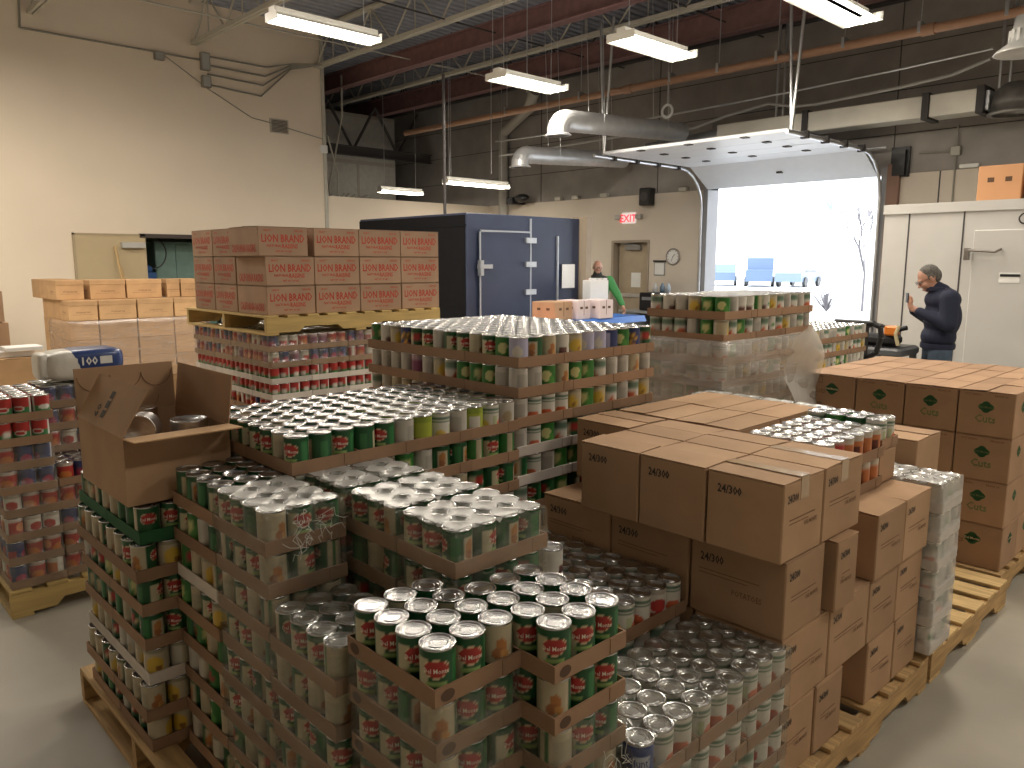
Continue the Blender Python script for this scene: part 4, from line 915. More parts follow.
# ================================================================ pallets
def pallet(label, x1, y0, sx, sy, z=0.0, m=None, m2=None, bw=.092, n=None):
    """deck boards along X, notched stringers along Y"""
    t = thing('wooden_pallet', label, 'pallet', (x1, y0, z)); m = m or M_WOOD; m2 = m2 or M_WOOD2
    n = n or max(6, round(sy/.15))
    for k in range(n):
        y = (sy-bw)*k/(n-1); b = MB(); b.box(-sx, y, .122, 0, y+bw, .138, 0, .002); b.build('deck_board', m, t)
    for k in range(3):
        x = -(sx-.038)*k/2; y0_, y1_ = 0.0, sy; b = MB()
        pr_ = [(0,.018),(sy*.16,.018),(sy*.19,.055),(sy*.37,.055),(sy*.40,.018),(sy*.60,.018),(sy*.63,.055),(sy*.81,.055),(sy*.84,.018),(sy,.018),(sy,.121),(0,.121)]
        q = [(x-.038,a,c) for a, c in pr_]+[(x,a,c) for a, c in pr_]; N = len(pr_)
        # caps split into convex pieces
        fs = [(i,(i+1)%N,(i+1)%N+N,i+N) for i in range(N)]
        caps = [(0,1,2,11),(2,3,10,11),(3,4,5,6),(3,6,10),(6,7,10),(7,8,9,10)]
        b.add(q, fs+[tuple(reversed(c)) for c in caps]+[tuple(i+N for i in c) for c in caps]); b.build('stringer', m2, t)
    for y in (0, sy/2-bw/2, sy-bw): b = MB(); b.box(-sx, y, 0, 0, y+bw, .017, 0, .002); b.build('bottom_board', m, t)
    return t
pallet('worn pallet under the carton-topped can stack', -1.985, .725, 1.21, 1.02)
pallet('pallet under the frontmost green can stack', -.945, .840, 1.02, 1.16)
pallet('pallet hidden under the tall mixed block', -2.070, 1.99, 1.10, 1.0)
pallet('pallet under the 24/300 cartons', -.950, 2.02, 1.06, 1.20)
pallet('empty light wood pallet showing its slats between carton pallets', -.950, 3.26, .98, 1.06, m=mat('fresh_pallet_wood', (.58,.40,.18), rough=.7, noise=.22, nscale=5, stretch=(1,12,12)), bw=.13, n=6)
pallet('pallet under the green-logo cartons', -.990, 4.36, 1.10, 1.24)
pallet('pallet with a curved notch under the outer red can stacks', -4.180, .685, 1.02, 1.20, m2=mat('yellow_pine', (.52,.37,.14), rough=.7, noise=.15, nscale=3, stretch=(12,1,12)), m=MATS['yellow_pine'])
pallet('raised pallet on top of red cans carrying the raisin cartons', -5.08, 2.49, 1.42, 1.53, 1.186, m=MATS['yellow_pine'], m2=MATS['yellow_pine'])
pallet('pallet under the stretch-wrapped cans', -2.03, 3.39, 1.02, 1.02)
pallet('pallet under the red cans and raisin cartons', -5.09, 2.50, 1.30, 1.30)
pallet('pallet below the doorway-side can stack', -2.68, 5.48, .80, 1.30)
pallet('pallet under the lidded cartons by the cream wall', -11.38, 2.80, 1.30, 1.90)

# ================================================================ printed cartons
def carton(label, x1, y0, z0, dx, dy, dz, kind, m=M_BOARD, seam='x', group=None, rz=None, tape=False, name='cardboard_carton', seed=0):
    r = random.Random(int((x1*37+y0*91+z0*53)*100)+seed)
    rz = r.uniform(-.008,.008) if rz is None else rz
    t = thing(name, label, 'carton', (x1-dx/2, y0+dy/2, z0), rz, group)
    a, c = dx/2-.0015, dy/2-.0015; H = dz-.005; b = MB()
    b.box(-a,-c,.0,a,c,H,0,.004); e = .0008
    if kind == 'num':
        b.text('24/300', (-a+.075,-c-e,H-.045), (1,0,0), (0,0,1), .026, 1, sx=.8)
        b.text('24/300', (a+e,-c+.055,H-.045), (0,1,0), (0,0,1), .024, 1, sx=.7)
        b.box(a,-c+.04,H*.52,a+e,c-.05,H*.535,2); b.box(a,-c+.04,H*.47,a+e,c-.09,H*.48,2)
        b.text('DEL MONTE', (a+e,c-.075,H*.42), (0,1,0), (0,0,1), .013, 2, sx=.8)
        if dx > .28:
            b.text('POTATOES', (a-.12,-c-e,H*.42), (1,0,0), (0,0,1), .018, 2, sx=.8); b.box(-a+.03,-c-e,H*.62,a-.08,-c,H*.63,2); b.box(-a+.03,-c-e,H*.57,a-.12,-c,H*.58,2)
    elif kind in ('lion','lionside'):
        def front(o, u):
            b.text('LION BRAND', (o[0],o[1],H*.62), u, (0,0,1), .054, 3, sx=.74)
            b.text('NATURAL', (o[0]-u[0]*.07,o[1]-u[1]*.07,H*.36), u, (0,0,1), .018, 3); b.text('RAISINS', (o[0]+u[0]*.05,o[1]+u[1]*.05,H*.35), u, (0,0,1), .032, 3, sx=.8)
            b.text('SELECT', (o[0]-u[0]*.12,o[1]-u[1]*.12,H*.88), u, (0,0,1), .012, 3); b.text('SEEDLESS', (o[0]+u[0]*.12,o[1]+u[1]*.12,H*.88), u, (0,0,1), .012, 3)
            b.text('NET WT 30 LBS', (o[0],o[1],H*.17), u, (0,0,1), .013, 3)
        front((a+e,0), (0,1,0))
        if kind == 'lionside': b.text('CALIFORNIA RAISINS', (.0,-c-e,H*.28), (1,0,0), (0,0,1), .055, 3, sx=.52)
        else: front((0,-c-e), (1,0,0))
    elif kind in ('logo','logoside'):
        def logo(o, u, k=1):
            b.disc((o[0],o[1],H*.66), u, (0,0,1), .036*k, .020*k, 18, 4); b.disc((o[0],o[1],H*.66), u, (0,0,1), .024*k, .030*k, 18, 4)
            b.text('Del Monte', (o[0]+u[1]*.0006,o[1]-u[0]*.0006,H*.66), u, (0,0,1), .012*k, 5, sx=.9)
        if kind == 'logo':
            logo((0,-c-e), (1,0,0)); b.text('Cuts', (0,-c-e,H*.40), (1,0,0), (0,0,1), .040, 5, sx=.9)
            b.text('CUT GREEN', (-a*.5,-c-e,H*.93), (1,0,0), (0,0,1), .010, 2); b.text('BEANS 24', (a*.5,-c-e,H*.93), (1,0,0), (0,0,1), .010, 2)
        else:
            logo((a*.15,-c-e), (1,0,0), 1.1); b.text('Cuts', (-a*.35,-c-e,H*.60), (1,0,0), (0,0,1), .034, 2, sx=.9)
            for zz in (H*.80,H*.96): b.box(-a+.02,-c-e,zz-.002,-a+.12,-c,zz,1)
            for xx in (-a+.02,-a+.118): b.box(xx,-c-e,H*.80,xx+.002,-c,H*.96,1)
            b.text('12345 67890', (-a+.07,-c-e,H*.88), (1,0,0), (0,0,1), .012, 1, sx=.7); b.text('DEL MONTE', (-a*.5,-c-e,H*.26), (1,0,0), (0,0,1), .012, 1)
        logo((a+e,0), (0,1,0))
    elif kind == 'file':
        for o, u, L in (((a+e,0),(0,1,0),c), ((0,-c-e),(1,0,0),a)):
            b.text('STORAGE FILE', (o[0],o[1],H*.42), u, (0,0,1), .02, 2); b.box(min(o[0],o[0]-abs(u[1])*e)-abs(u[0])*L*.7, min(o[1],o[1]+abs(u[0])*e)-abs(u[1])*L*.7, H*.30, max(o[0],o[0]-abs(u[1])*e)+abs(u[0])*L*.7, max(o[1],o[1]+abs(u[0])*e)+abs(u[1])*L*.7, H*.31, 2)
    b.build('carton_body', [m, M_BLACKINK, M_FAINTINK, M_REDINK, M_GREENINK, M_PALEGREENINK if kind == 'logo' else M_CREAMINK], t)
    # the two top flaps with the seam between them
    if kind == 'file':
        b = MB(); b.box(-a-.004,-c-.004,H-.06,a+.004,c+.004,H+.004,0,.003); b.build('carton_lid', m, t)
    else:
        for s in (-1,1):
            b = MB(); lift = r.uniform(.0, .005)
            if seam == 'x': q = [(-a,s*c,H+.0005),(a,s*c,H+.0005),(a,s*.0018,H+.001+lift),(-a,s*.0018,H+.001+lift)]
            else: q = [(s*a,-c,H+.0005),(s*a,c,H+.0005),(s*.0018,c,H+.001+lift),(s*.0018,-c,H+.001+lift)]
            q2 = [(x,y,z+.0028) for x,y,z in q]
            f = [(3,2,1,0),(4,5,6,7),(0,1,5,4),(1,2,6,5),(2,3,7,6),(3,0,4,7)]
            if (s > 0) ^ (seam != 'x'): f = [tuple(reversed(g)) for g in f]
            b.add(q+q2, f); b.build('top_flap', m, t)
    if tape:
        b = MB()
        if seam == 'x': b.box(-a-.0012,-.024,H+.0085,a+.0012,.024,H+.0092); b.box(a,-.024,H-.06,a+.0012,.024,H+.0092); b.box(-a-.0012,-.024,H-.06,-a,.024,H+.0092)
        else: b.box(-.024,-c-.0012,H+.0085,.024,c+.0012,H+.0092); b.box(-.024,-c-.0012,H-.06,.024,-c,H+.0092)
        b.build('tape_strip', M_TAPE, t)
    return t
h3 = .2375; Zl = [.14+h3*k for k in range(5)]
X0 = -.980
N = 'numbered '
# top course
for k in range(3):
    carton('24/300 carton, top course, %s in front row from the front corner' % nth(k+1), X0-.003-k*.252, 1.985, Zl[3], .248, .248, h3, 'num', seam='x', tape=k == 0)
for k in range(4):
    carton('24/300 carton, top course, second row back, %s from the aisle' % nth(k+1), X0-.003-k*.252-(.01 if k == 3 else 0), 2.240+(.0 if k < 3 else .03), Zl[3], .248 if k < 3 else .26, .270 if k < 3 else .24, h3, 'num', seam='x', tape=k == 0)
for q in range(2):
    for k in range(2):
        carton('24/300 carton, top course, %s row back, %s' % (nth(3+q), ('beside the amber-label cans','at the inner edge')[k]), -1.448-k*.282, 2.530+q*.330, Zl[3], .278, .325, h3, 'num', seam='y')
# third course
for k in range(3):
    carton('24/300 carton, third course, %s along the front from the corner' % nth(k+1), X0-k*.322, 2.015, Zl[2], .318, .250 if k == 0 else .31, h3, 'num', seam='y')
carton('narrow 24/300 carton standing proud on the aisle side, third course', -.955, 2.300, Zl[2], .20, .150, h3-.003, 'num', seam='y')
carton('recessed carton in the shadowed gap, third course', -1.110, 2.458, Zl[2], .20, .175, h3, 'num')
for k in range(2): carton('24/300 carton, third course, light top exposed, aisle side, %s past the gap' % nth(k+1), -.968, 2.640+k*.254, Zl[2], .30, .250, h3, 'num', seam='y')
for k,(y,d) in enumerate(((2.02,.31),(2.335,.305),(2.645,.247),(2.896,.247))):
    carton('24/300 carton, second course, %s along the aisle side' % nth(k+1), X0, y, Zl[1], .30, d, h3, 'num', seam='y')
carton('24/300 carton, second course, second along the front from the corner', X0-.305, 2.02, Zl[1], .30, .31, h3, 'num')
for k,(x,y,d) in enumerate(((X0,2.02,.235),(X0+.004,2.26,.195),(-1.10,2.465,.19),(X0,2.670,.235),(X0,2.912,.235))):
    carton(['24/300 carton, bottom course at the front corner','24/300 carton, bottom course, just before the dark hole','recessed carton at the back of the dark hole in the bottom course','24/300 carton, bottom course, just after the dark hole','24/300 carton, bottom course, last along the aisle side'][k], x, y, Zl[0], .25, d, h3, 'num', seam='y')
# packing under the small green-can tray and a brown-topped green tray stack behind
carton('plain carton under the small green-can tray', -1.115, 3.006, .8565, .318, .157, .133, 'plain')
carton('plain carton behind the small green-can tray, beside the silver wrapped cans', -1.300, 3.170, .155, .318, .30, .60, 'plain')
carton('flat brown carton behind the amber-label cans', -1.125, 3.430, .76, .32, .28, .20, 'plain', seam='x')
# green-logo cartons
hd = .230; wd_ = .262
for r_ in range(4):
    for k in range(4):
        long_ = (k == 3 and r_ == 0)
        carton('green-logo carton, top course, row %s back, %s from the aisle' % (nth(r_+1), nth(k+1)), -1.006-k*wd_, 4.385+r_*.292, .14+3*hd, .31 if k == 3 else wd_-.004, .288, hd, 'logoside' if long_ else 'logo', M_BOARD_R, seam='y', group='green-logo cartons of the top course')
for l in range(3):
    for k in range(3):
        lg = l == 0 and k == 0
        if l == 0 and k > 1: continue
        carton('green-logo carton, %s course from the pallet, %s from the aisle' % (nth(l+1), nth(k+1)), -1.006-k*(wd_ if l else .33), 4.385, .14+l*hd, .32 if l == 0 else wd_-.004, .288, hd, 'logoside' if lg else 'logo', M_BOARD_R, group='green-logo cartons of the lower courses')
    for q in (1,2,3): carton('green-logo carton, aisle side, %s course from the pallet, %s row back' % (nth(l+1), nth(q+1)), -1.010, 4.385+q*.292, .14+l*hd, wd_-.004, .288, hd, 'logo', M_BOARD_R, group='green-logo cartons of the lower courses')
# raisin cartons on the raised pallet
for l in range(3):
    z = 1.325+l*.206; cn = ('bottom','middle','top')[l]; dj = (0,.0,-.045)[l]
    for k in range(4):
        carton('red-lettered raisin carton, %s course, %s from the corner along the aisle side' % (cn, nth(k+1)), -5.115, 2.515+dj*(k == 0)+k*.383, z, .46, .380, .205, 'lionside' if k == 0 else 'lion', M_BOARD_P, seam='y', name='raisin_carton', group='raisin cartons')
    for k in range(2):
        carton('red-lettered raisin carton, %s course, %s from the corner along the near side' % (cn, nth(k+2)), -5.590-k*.392, 2.515, z, .385, .46, .205, 'lion', M_BOARD_P, name='raisin_carton', group='raisin cartons')
# file cartons by the cream wall
for r_, (xx, zz, ys_) in enumerate(((-11.70,1.185,((2.78,.345),(3.195,.46),(3.67,.48),(4.22,.19),(4.42,.3))), (-11.38,.920,((2.83,.36),(3.20,.48),(3.695,.485),(4.19,.46))), (-11.40,.66,((2.83,.36),(3.20,.48),(3.695,.485),(4.19,.46))), (-11.40,.40,((2.83,.36),(3.20,.48),(3.695,.485),(4.19,.46))), (-11.40,.14,((2.83,.36),(3.20,.48),(3.695,.485),(4.19,.46))))):
    for k,(yy,dd) in enumerate(ys_):
        carton('light brown lidded carton by the cream wall, course %s from the top, %s along' % (nth(r_+1), nth(k+1)), xx, yy, zz, .42, dd-.006, .262, 'file' if r_ < 2 else 'plain', M_BOARD_L, name='file_carton', group='lidded cartons by the cream wall')
    for k in range(1,3): carton('brown carton by the cream wall, course %s from top, %s back from corner' % (nth(r_+1), nth(k+1)), xx-k*.43, ys_[0][0], zz, .42, .40, .262, 'plain', M_BOARD_L, name='file_carton', group='lidded cartons by the cream wall')
def stretch(label, x0, y0, x1, y1, z0, z1, seed=1, amp=.012, m_=FILM_W):
    """stretch film wound round a pallet load: pulled flat with diagonal creases"""
    b = MB(); r = random.Random(seed); n = 60; m = 22; L = [(x0,y0),(x1,y0),(x1,y1),(x0,y1)]
    P = 2*((x1-x0)+(y1-y0)); vs = []
    def at(s):
        for (ax,ay),(bx,by),nn in zip(L, L[1:]+L[:1], ((0,-1),(1,0),(0,1),(-1,0))):
            d = abs(bx-ax)+abs(by-ay)
            if s <= d+1e-9: t = s/d; return ax+(bx-ax)*t, ay+(by-ay)*t, nn
            s -= d
        return L[0][0], L[0][1], (0,-1)
    for j in range(m+1):
        z = z0+(z1-z0)*j/m
        for i in range(n):
            s = P*i/n; x, y, nn = at(s); k = math.sin(s*9+z*26)+.6*math.sin(s*23-z*41)+.8*math.sin(z*70+s*3)
            d = .012+amp*.4*k+r.uniform(-.002,.002)
            if j == m: d -= .02
            vs.append((x+nn[0]*d, y+nn[1]*d, z))
    b.add(vs, [(j*n+i,j*n+(i+1)%n,(j+1)*n+(i+1)%n,(j+1)*n+i) for j in range(m) for i in range(n)], 0, True)
    return tag(b.build('stretch_wrap', m_), label, 'film')
stretch('loose crinkled stretch film around the lower pale can pallet', -2.80, 3.400, -2.035, 4.385, .55, 1.31, 3, .016)
stretch('smooth stretch film round the lower cartons by the cream wall', -12.26, 2.80, -11.375, 4.68, .15, .915, 5, .008, FILM_C)
b = MB()
pts = []
for j in range(9):
    for i in range(10):
        a = i/9; c = j/8; pts.append((-2.015+.03*math.sin(3*a+7*c)+.03*(1-c), 4.02+.36*a+.02*math.sin(9*c), .80+.56*c*(1-.25*abs(a-.5))))
b.add(pts, [(j*10+i,j*10+i+1,(j+1)*10+i+1,(j+1)*10+i) for j in range(8) for i in range(9)], 0, True)
tag(b.build('loose_film', FILM_TOP), 'bunched loose film flap at the end of the stretch-wrapped pallet', 'film')
# stack of old cartons at the photo edge by the wall
for k,(z,h,y) in enumerate(((0.0,.38,1.18),(.39,.36,1.2),(.76,.34,1.2),(1.11,.30,1.17),(1.42,.40,1.14))):
    carton('worn brown carton in the tall pile at the photo edge, %s from the floor' % nth(k+1), -9.0, y, z, .45, .50, h, 'plain', name='storage_carton')
carton('long brown carton with a hand slot beside the tall pile', -8.4, 1.35, .54, .45, .62, .26, 'plain', M_BOARD_L, name='storage_carton')
carton('long brown carton under the one with the hand slot', -8.4, 1.36, .27, .45, .60, .26, 'plain', M_BOARD, name='storage_carton')
carton('bottom long carton on the floor beside the tall pile', -8.4, 1.36, 0, .45, .60, .26, 'plain', M_BOARD, name='storage_carton')
b = MB(); b.box(-8.75,1.5,.805,-8.5,1.8,.86,0,.004); b.box(-8.7,1.55,.86,-8.45,1.86,.90,0,.004)
tag(b.build('paper_bundle', M_WHITE), 'white paper bundle lying on the long brown cartons', 'papers')
for k in range(2):
    carton('plain tan carton behind the open carton, %s of two tops in line' % nth(k+1), -5.2, 1.42+k*.36, .14+.0, .50, .355, .83, 'plain', M_BOARD_L, name='tan_carton', seam='y')

# ---------------------------------------------------------------- open carton on the front stack
t = thing('open_carton', 'open cardboard carton of loose cans on the carton-topped stack', 'carton', (-2.70,.895,.955))
a, c, H_, th_ = .232, .165, .215, .004
b = MB(); b.box(-a,-c,0,a,c,th_); b.box(a-th_,-c,th_,a,c,H_); b.box(-a,-c,th_,-a+th_,c,H_); b.box(-a+th_,-c,th_,a-th_,-c+th_,H_); b.box(-a+th_,c-th_,th_,a-th_,c,H_)
b.build('carton_body', M_BOARD, t)
def flap(name, p, q, out, th=.004, mats=None, deco=None):
    p, q, out = Vector(p), Vector(q), Vector(out); nrm = (q-p).cross(out).normalized()*th
    b = MB(); v = [p,q,q+out,p+out]; v2 = [x+nrm for x in v]
    b.add([tuple(x) for x in v+v2], [(3,2,1,0),(4,5,6,7),(0,1,5,4),(1,2,6,5),(2,3,7,6),(3,0,4,7)])
    if deco: deco(b, p, q, out, nrm)
    return b.build(name, mats or [M_BOARD, M_FAINTINK, M_BLACKINK], t)
def deco_rings(b, p, q, out, nrm):
    u = (q-p).normalized(); v = out.normalized(); o = nrm.normalized()*.0008; M2 = -nrm-o*2
    for du, dv in ((.06,.135),(.165,.135),(.27,.135),(.11,.05),(.215,.05)):
        for i in range(14):
            a0 = PI+PI*i/14; a1 = PI+PI*(i+1)/14; cc = p+u*du+v*dv
            P0 = cc+u*.052*math.cos(a0)+v*.052*math.sin(a0)+nrm+o; P1 = cc+u*.052*math.cos(a1)+v*.052*math.sin(a1)+nrm+o
            b.tube(P0, P1, .0015, 4, 1); b.tube(P0+M2, P1+M2, .0015, 4, 1)
flap('carton_flap', (-a+.002,c,H_), (-a+.002,-c,H_), (-.01,0,.165), deco=lambda b,p,q,o,n: deco_rings(b,p,q,o,n))
flap('carton_flap', (a,c-.002,H_), (-a,c-.002,H_), (0,.02,.160))
def deco_print(b, p, q, out, nrm):
    u = (q-p).normalized(); v = out.normalized(); nn = nrm.normalized()
    for o, fl in ((-nn*.0012, 1), (nrm+nn*.0012, 0)): deco_side(b, p, u, v, o, fl)
def deco_side(b, p, u, v, o, fl):
    for k in range(3): 
        cc = p+u*.22+v*(.045+k*.034)
        b.add([tuple(cc+u*s*.016+v*s2*.013+o) for s,s2 in ((-1,-1),(1,-1),(1,1),(-1,1))], [(0,3,2,1) if fl else (0,1,2,3)], 2)
    cc = p+u*.16+v*.05+o; b.text('60', tuple(cc), tuple(v), tuple(-u), .035, 2)
flap('carton_flap', (-a,-c,H_), (a,-c,H_), (.03,.075,.145), deco=deco_print)
flap('carton_flap', (a,-c,H_), (a,c,H_), (.105,0,.006), mats=[M_BOARD_L])  # lighter board paints in the light falling on this flat flap
M_BARE = mat('bare_can_wall', (.70,.70,.69), rough=.28, metal=1.0, noise=.05)
def big_can(label, loc, rot, r=.05, h=.12):
    t2 = thing('large_can', label, 'can', loc); t2.rotation_euler = rot
    b = MB(); b.lathe([(0,0),(r*.95,0),(r,.003),(r*.985,.006)]+[(r*(.985-.01*(k%2)),.012+k*(h-.02)/12) for k in range(13)]+[(r*.985,h-.004)], 24); b.build('can_wall', M_BARE, t2)
    b = MB(); b.lathe([(0,h-.004),(r*.5,h-.004),(r*.55,h-.002),(r*.85,h-.004),(r*.92,h),(r,h),(r,h-.004)][::-1], 24); b.build('lid', M_TIN, t2)
big_can('silver can lying on its side inside the open carton', (-2.66,.86,1.16), (1.5,0,1.1))
big_can('silver-lidded can standing inside the open carton by the tan flap', (-2.60,.98,1.06), (0,0,0), .06)
big_can('silver can standing at the back inside the open carton', (-2.86,.93,1.07), (0,0,0), .04, .12)
# white bag pack on the rear red stack
t = thing('paper_towel_pack', 'plastic-wrapped white pack with blue printed band on the red cans', 'pack', (-4.63,1.19,1.075), .0)
b = MB(); b.pillow((0,0,.08), (.13,.19,.08)); b.build('wrapped_pack', mat('white_plastic_bag', (.68,.66,.60), rough=.3, bump=.6, bscale=18, noise=.05), t)
b = MB(); b.pillow((0,.045,.10), (.133,.150,.064)); b.text('100', (.1345,.01,.105), (0,1,0), (0,0,1), .042, 1); b.box(.130,.06,.085,.1345,.12,.125,1)
b.build('printed_band', [mat('blue_print', (.03,.06,.20), rough=.3), M_WHITE], t)
b = MB(); b.pillow((0,-.19,.08), (.09,.03,.07)); b.build('gathered_end', MATS['white_plastic_bag'], t)
# torn film strands on the second layer of the torn-film stack and the corner stack
for (o, s, lab) in (((-1.790,.97,1.02),0,'torn strands of film hanging on the torn-film stack'),((-1.005,1.28,.60),1,'torn strands of film hanging on the green corner stack')):
    b = MB(); r = random.Random(5+s)
    for k in range(16):
        p = Vector((o[0]+.006, o[1]+r.uniform(-.07,.07), o[2]+r.uniform(-.05,.03))); pts = [tuple(p)]
        for _ in range(5): p = p+Vector((r.uniform(-.002,.006), r.uniform(-.022,.022), r.uniform(-.028,.010))); pts.append(tuple(p))
        b.path(pts, .0007, 4)
    tag(b.build('torn_film', mat('film_strand', (.75,.75,.70), rough=.3)), lab, 'film')

# ================================================================ people
def blob(name, parts, m, parent, vox=.010, smooth=6):
    """one continuous surface grown round tapered limbs (p0, r0, p1, r1) and ellipsoids (c, (rx,ry,rz))"""
    b = MB()
    for q in parts:
        if len(q) == 4:
            p0, r0, p1, r1 = q; b.ball(p0, r0, 0, 14, 10); b.ball(p1, r1, 0, 14, 10); b.tube(p0, p1, r0, 14, 0, r1)
        else: b.ball(q[0], q[1], 0, 20, 14)
    o = b.build(name, m, parent)
    md = o.modifiers.new('skin', 'REMESH'); md.mode = 'VOXEL'; md.voxel_size = vox; md.use_smooth_shade = True
    s = o.modifiers.new('soft', 'SMOOTH'); s.iterations = smooth; s.factor = .5
    return o
def head_parts(c, tilt):
    """head about .23 m tall; tilt (radians) bends the face down; local forward is +Y"""
    ct, st = math.cos(tilt), math.sin(tilt)
    def P(x, y, z): return (c[0]+x, c[1]+y*ct+z*st, c[2]-y*st+z*ct)
    L = [(P(0,-.01,.03),(.074,.092,.090)), (P(0,.012,-.035),(.060,.070,.072)), (P(0,.045,-.085),.022,P(0,.050,-.080),.026),
         (P(0,.088,.010),.009,P(0,.105,-.022),.014), (P(-.018,.100,-.026),.009,P(.018,.100,-.026),.009), (P(-.030,.082,-.060),.008,P(.030,.082,-.060),.008), (P(-.025,.082,-.070),.009,P(.025,.082,-.070),.009),
         (P(-.045,.080,.028),.009,P(.045,.080,.028),.009), (P(-.045,.066,-.02),.022,P(-.040,.066,-.03),.020), (P(.045,.066,-.02),.022,P(.040,.066,-.03),.020)]
    for s in (-1,1): L += [(P(s*.076,-.005,.020),.014,P(s*.074,-.004,-.018),.010)]
    return L, P
def hand_parts(w_, d, n, side):
    """palm, four curled fingers of unequal length and a thumb; d points to the fingertips, n is the palm's normal"""
    w_ = Vector(w_); d = Vector(d).normalized(); n = Vector(n).normalized(); s = d.cross(n).normalized()*side; L = []
    L.append((tuple(w_),.024,tuple(w_+d*.04),.026)); L.append((tuple(w_+d*.05+s*.020),.017,tuple(w_+d*.075-s*.026),.016)); L.append((tuple(w_+d*.03+s*.02),.018,tuple(w_+d*.03-s*.02),.018))
    for k, ln in enumerate((.070,.080,.076,.060)):
        o = w_+d*.075+s*(.030-.020*k); m_ = o+d*ln*.5+n*.012; e = m_+d*ln*.34+n*ln*.40
        L += [(tuple(o),.0092,tuple(m_),.0086),(tuple(m_),.0086,tuple(e),.0078)]
    o = w_+d*.025+s*.028; m_ = o+d*.03+s*.026+n*.008; e = m_+d*.03+n*.012; L += [(tuple(o),.013,tuple(m_),.0105),(tuple(m_),.0105,tuple(e),.009)]
    return L
def eyes_glasses(P, t, glasses):
    for s in (-1,1):
        b = MB(); b.ball(P(s*.031,.078,.012), .011); b.build('eye', mat('eye_white', (.55,.5,.46), rough=.2), t)
        if glasses:
            b = MB(); cc = [P(s*.033+.024*math.cos(2*PI*i/14),.100,.010+.018*math.sin(2*PI*i/14)) for i in range(15)]
            b.path(cc, .0022, 5); b.tube(P(s*.057,.098,.014), P(s*.078,.0,.022), .002, 5); b.tube(P(0,.102,.014), P(s*.010,.101,.014), .002, 5); b.build('glasses', mat('dark_frames', (.05,.04,.04), rough=.3), t)
M_SKIN = mat('skin', (.50,.27,.19), rough=.5, noise=.06, nscale=12)

# man in navy: seen from the side, head bent over the thing in his hands
t = thing('person', 'man in navy sweatshirt and jeans with grey hair looking down at his hands', 'person', (-2.46,7.79,0), math.radians(124))
hd_, P = head_parts((0,.12,1.545), .55)
body = hd_ + [((0,.02,1.40),.055,(0,.09,1.49),.052), ((0,0,1.36),(.19,.11,.12)), ((0,0,1.15),(.16,.11,.22)), ((0,0,.95),(.165,.115,.12))]
for s in (-1,1):
    body += [((s*.19,0,1.38),.055,(s*.235,.0,1.15),.045), ((s*.235,.0,1.15),.042,(s*.06,.225,1.27),.028), ((s*.095,0,.90),.085,(s*.10,.02,.50),.058), ((s*.10,.02,.50),.055,(s*.105,-.02,.10),.038), ((s*.105,-.03,.045),.036,(s*.115,.14,.035),.034)]
body += hand_parts((.055,.235,1.275), (-.7,.4,.55), (-.4,-.5,.7), 1) + hand_parts((-.055,.235,1.265), (.7,.4,.5), (.4,-.5,.7), -1)
blob('body', body, M_SKIN, t, .008, 3)
sw = [((0,-.01,1.36),(.225,.145,.115)), ((0,-.02,1.20),(.205,.155,.22)), ((0,0,1.02),(.195,.145,.13)), ((0,.01,1.42),.09,(0,.05,1.455),.075)]
for s in (-1,1): sw += [((s*.185,-.01,1.375),.084,(s*.245,-.01,1.15),.068), ((s*.245,-.01,1.15),.066,(s*.085,.20,1.25),.044)]
blob('sweatshirt', sw, mat('navy_cloth', (.012,.016,.040), rough=.85, bump=.25, bscale=10), t, .010, 5)
b = MB(); b.lathe([(.098,0),(.104,.02),(.09,.04),(.08,.035)], 20, (0,.045,1.44)); b.build('collar', MATS['navy_cloth'], t)
b = MB(); b.lathe([(.188,0),(.193,.025),(.187,.05)], 24); b.v = [(x,y*.75,z+.915) for x,y,z in b.v]; b.build('waistband', MATS['navy_cloth'], t)
jn = [((0,0,.94),(.172,.13,.12))]
for s in (-1,1): jn += [((s*.092,0,.88),.102,(s*.10,.02,.50),.078), ((s*.10,.02,.50),.076,(s*.105,-.015,.12),.062)]
blob('jeans', jn, mat('denim', (.055,.085,.13), rough=.85, noise=.15, nscale=14, bump=.2), t, .011, 4)
for s in (-1,1): blob('shoe', [((s*.105,-.06,.055),.05,(s*.118,.16,.042),.042)], M_DARK, t, .01, 2)
blob('hair', [(P(0,-.030,.052),(.080,.086,.078)), (P(0,-.062,.0),(.068,.052,.070)), (P(-.068,-.012,.030),(.014,.030,.040)), (P(.068,-.012,.030),(.014,.030,.040))], mat('grey_hair', (.13,.12,.11), rough=.9, noise=.35, nscale=60, bump=.8, bscale=90), t, .006, 2)
eyes_glasses(P, t, True)
tt = thing('pocket_phone', 'small dark handheld held by the man in navy', 'phone', (-2.46,7.79,0), math.radians(124))
b = MB(); b.box(-.035,.285,1.33,.035,.295,1.42,0,.004); b.build('phone_case', M_DARK, tt)

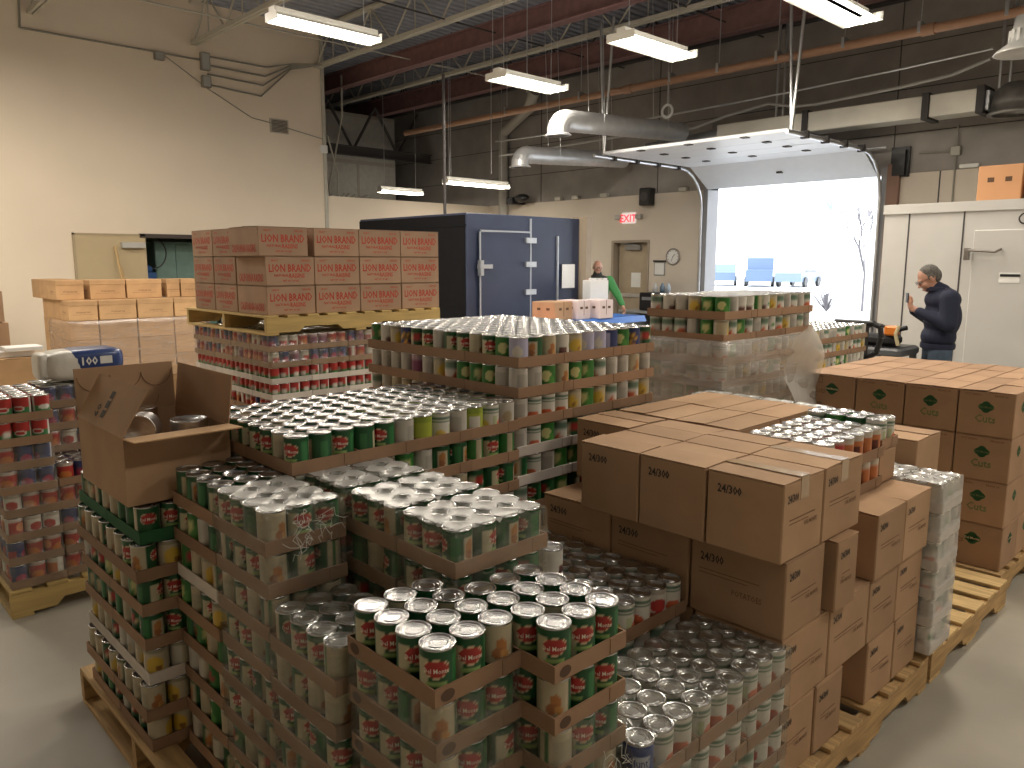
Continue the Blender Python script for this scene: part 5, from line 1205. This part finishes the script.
# man in green: faces the camera behind the white box
t = thing('person', 'balding man in green and black jacket holding a tall white box', 'person', (-8.57,10.16,0), math.radians(-133.6))
hd_, P = head_parts((0,.02,1.60), .10)
body = hd_ + [((0,.0,1.42),.058,(0,.01,1.53),.056), ((0,0,1.34),(.20,.12,.12)), ((0,0,1.13),(.18,.13,.22)), ((0,0,.93),(.175,.125,.12))]
body += [((.20,0,1.39),.056,(.31,.04,1.16),.046), ((.31,.04,1.16),.043,(.25,.30,1.37),.030), ((-.20,0,1.39),.056,(-.34,.02,1.16),.046), ((-.34,.02,1.16),.043,(-.42,.14,.97),.030)]
for s in (-1,1): body += [((s*.10,0,.90),.088,(s*.11,.02,.50),.06), ((s*.11,.02,.50),.056,(s*.11,-.02,.10),.04), ((s*.11,-.03,.045),.036,(s*.12,.14,.035),.034)]
body += hand_parts((.245,.32,1.385), (-.6,.75,.25), (-.3,0,-1), 1) + hand_parts((-.425,.155,.955), (-.25,.3,-1), (.6,.3,0), -1)
blob('body', body, M_SKIN, t, .009, 3)
M_GRN = mat('green_jacket', (.05,.24,.07), rough=.75, bump=.3, bscale=9); M_BLK = mat('black_jacket_panel', (.03,.033,.03), rough=.8)
jk = [((0,0,1.24),(.215,.155,.24)), ((0,0,1.02),(.205,.15,.15))]
blob('jacket_body', jk, M_GRN, t, .012, 4)
blob('jacket_yoke', [((0,-.005,1.385),(.235,.140,.100)), ((0,.01,1.46),.088,(0,.02,1.50),.076)], M_BLK, t, .011, 4)
blob('sleeve', [((-.20,0,1.39),.082,(-.34,.02,1.16),.068), ((-.34,.02,1.16),.064,(-.415,.125,.99),.046)], M_GRN, t, .011, 4)
blob('sleeve', [((.20,0,1.39),.082,(.31,.04,1.16),.068), ((.31,.04,1.16),.064,(.255,.275,1.34),.046)], M_BLK, t, .011, 4)
jn = [((0,0,.92),(.182,.135,.12))]
for s in (-1,1): jn += [((s*.095,0,.88),.105,(s*.11,.02,.50),.08), ((s*.11,.02,.50),.078,(s*.11,-.015,.12),.064)]
blob('trousers', jn, mat('dark_trousers', (.05,.05,.055), rough=.85), t, .012, 4)
for s in (-1,1): blob('shoe', [((s*.11,-.06,.055),.05,(s*.122,.16,.042),.042)], M_DARK, t, .01, 2)
blob('hair', [(P(0,-.055,.005),(.076,.060,.062)), (P(-.070,-.012,.012),(.012,.028,.034)), (P(.070,-.012,.012),(.012,.028,.034))], mat('short_grey_hair', (.22,.19,.17), rough=.9), t, .007, 2)
blob('beard', [(P(0,.040,-.072),(.050,.046,.034))], mat('grey_beard', (.28,.22,.18), rough=.9), t, .006, 2)
eyes_glasses(P, t, True)
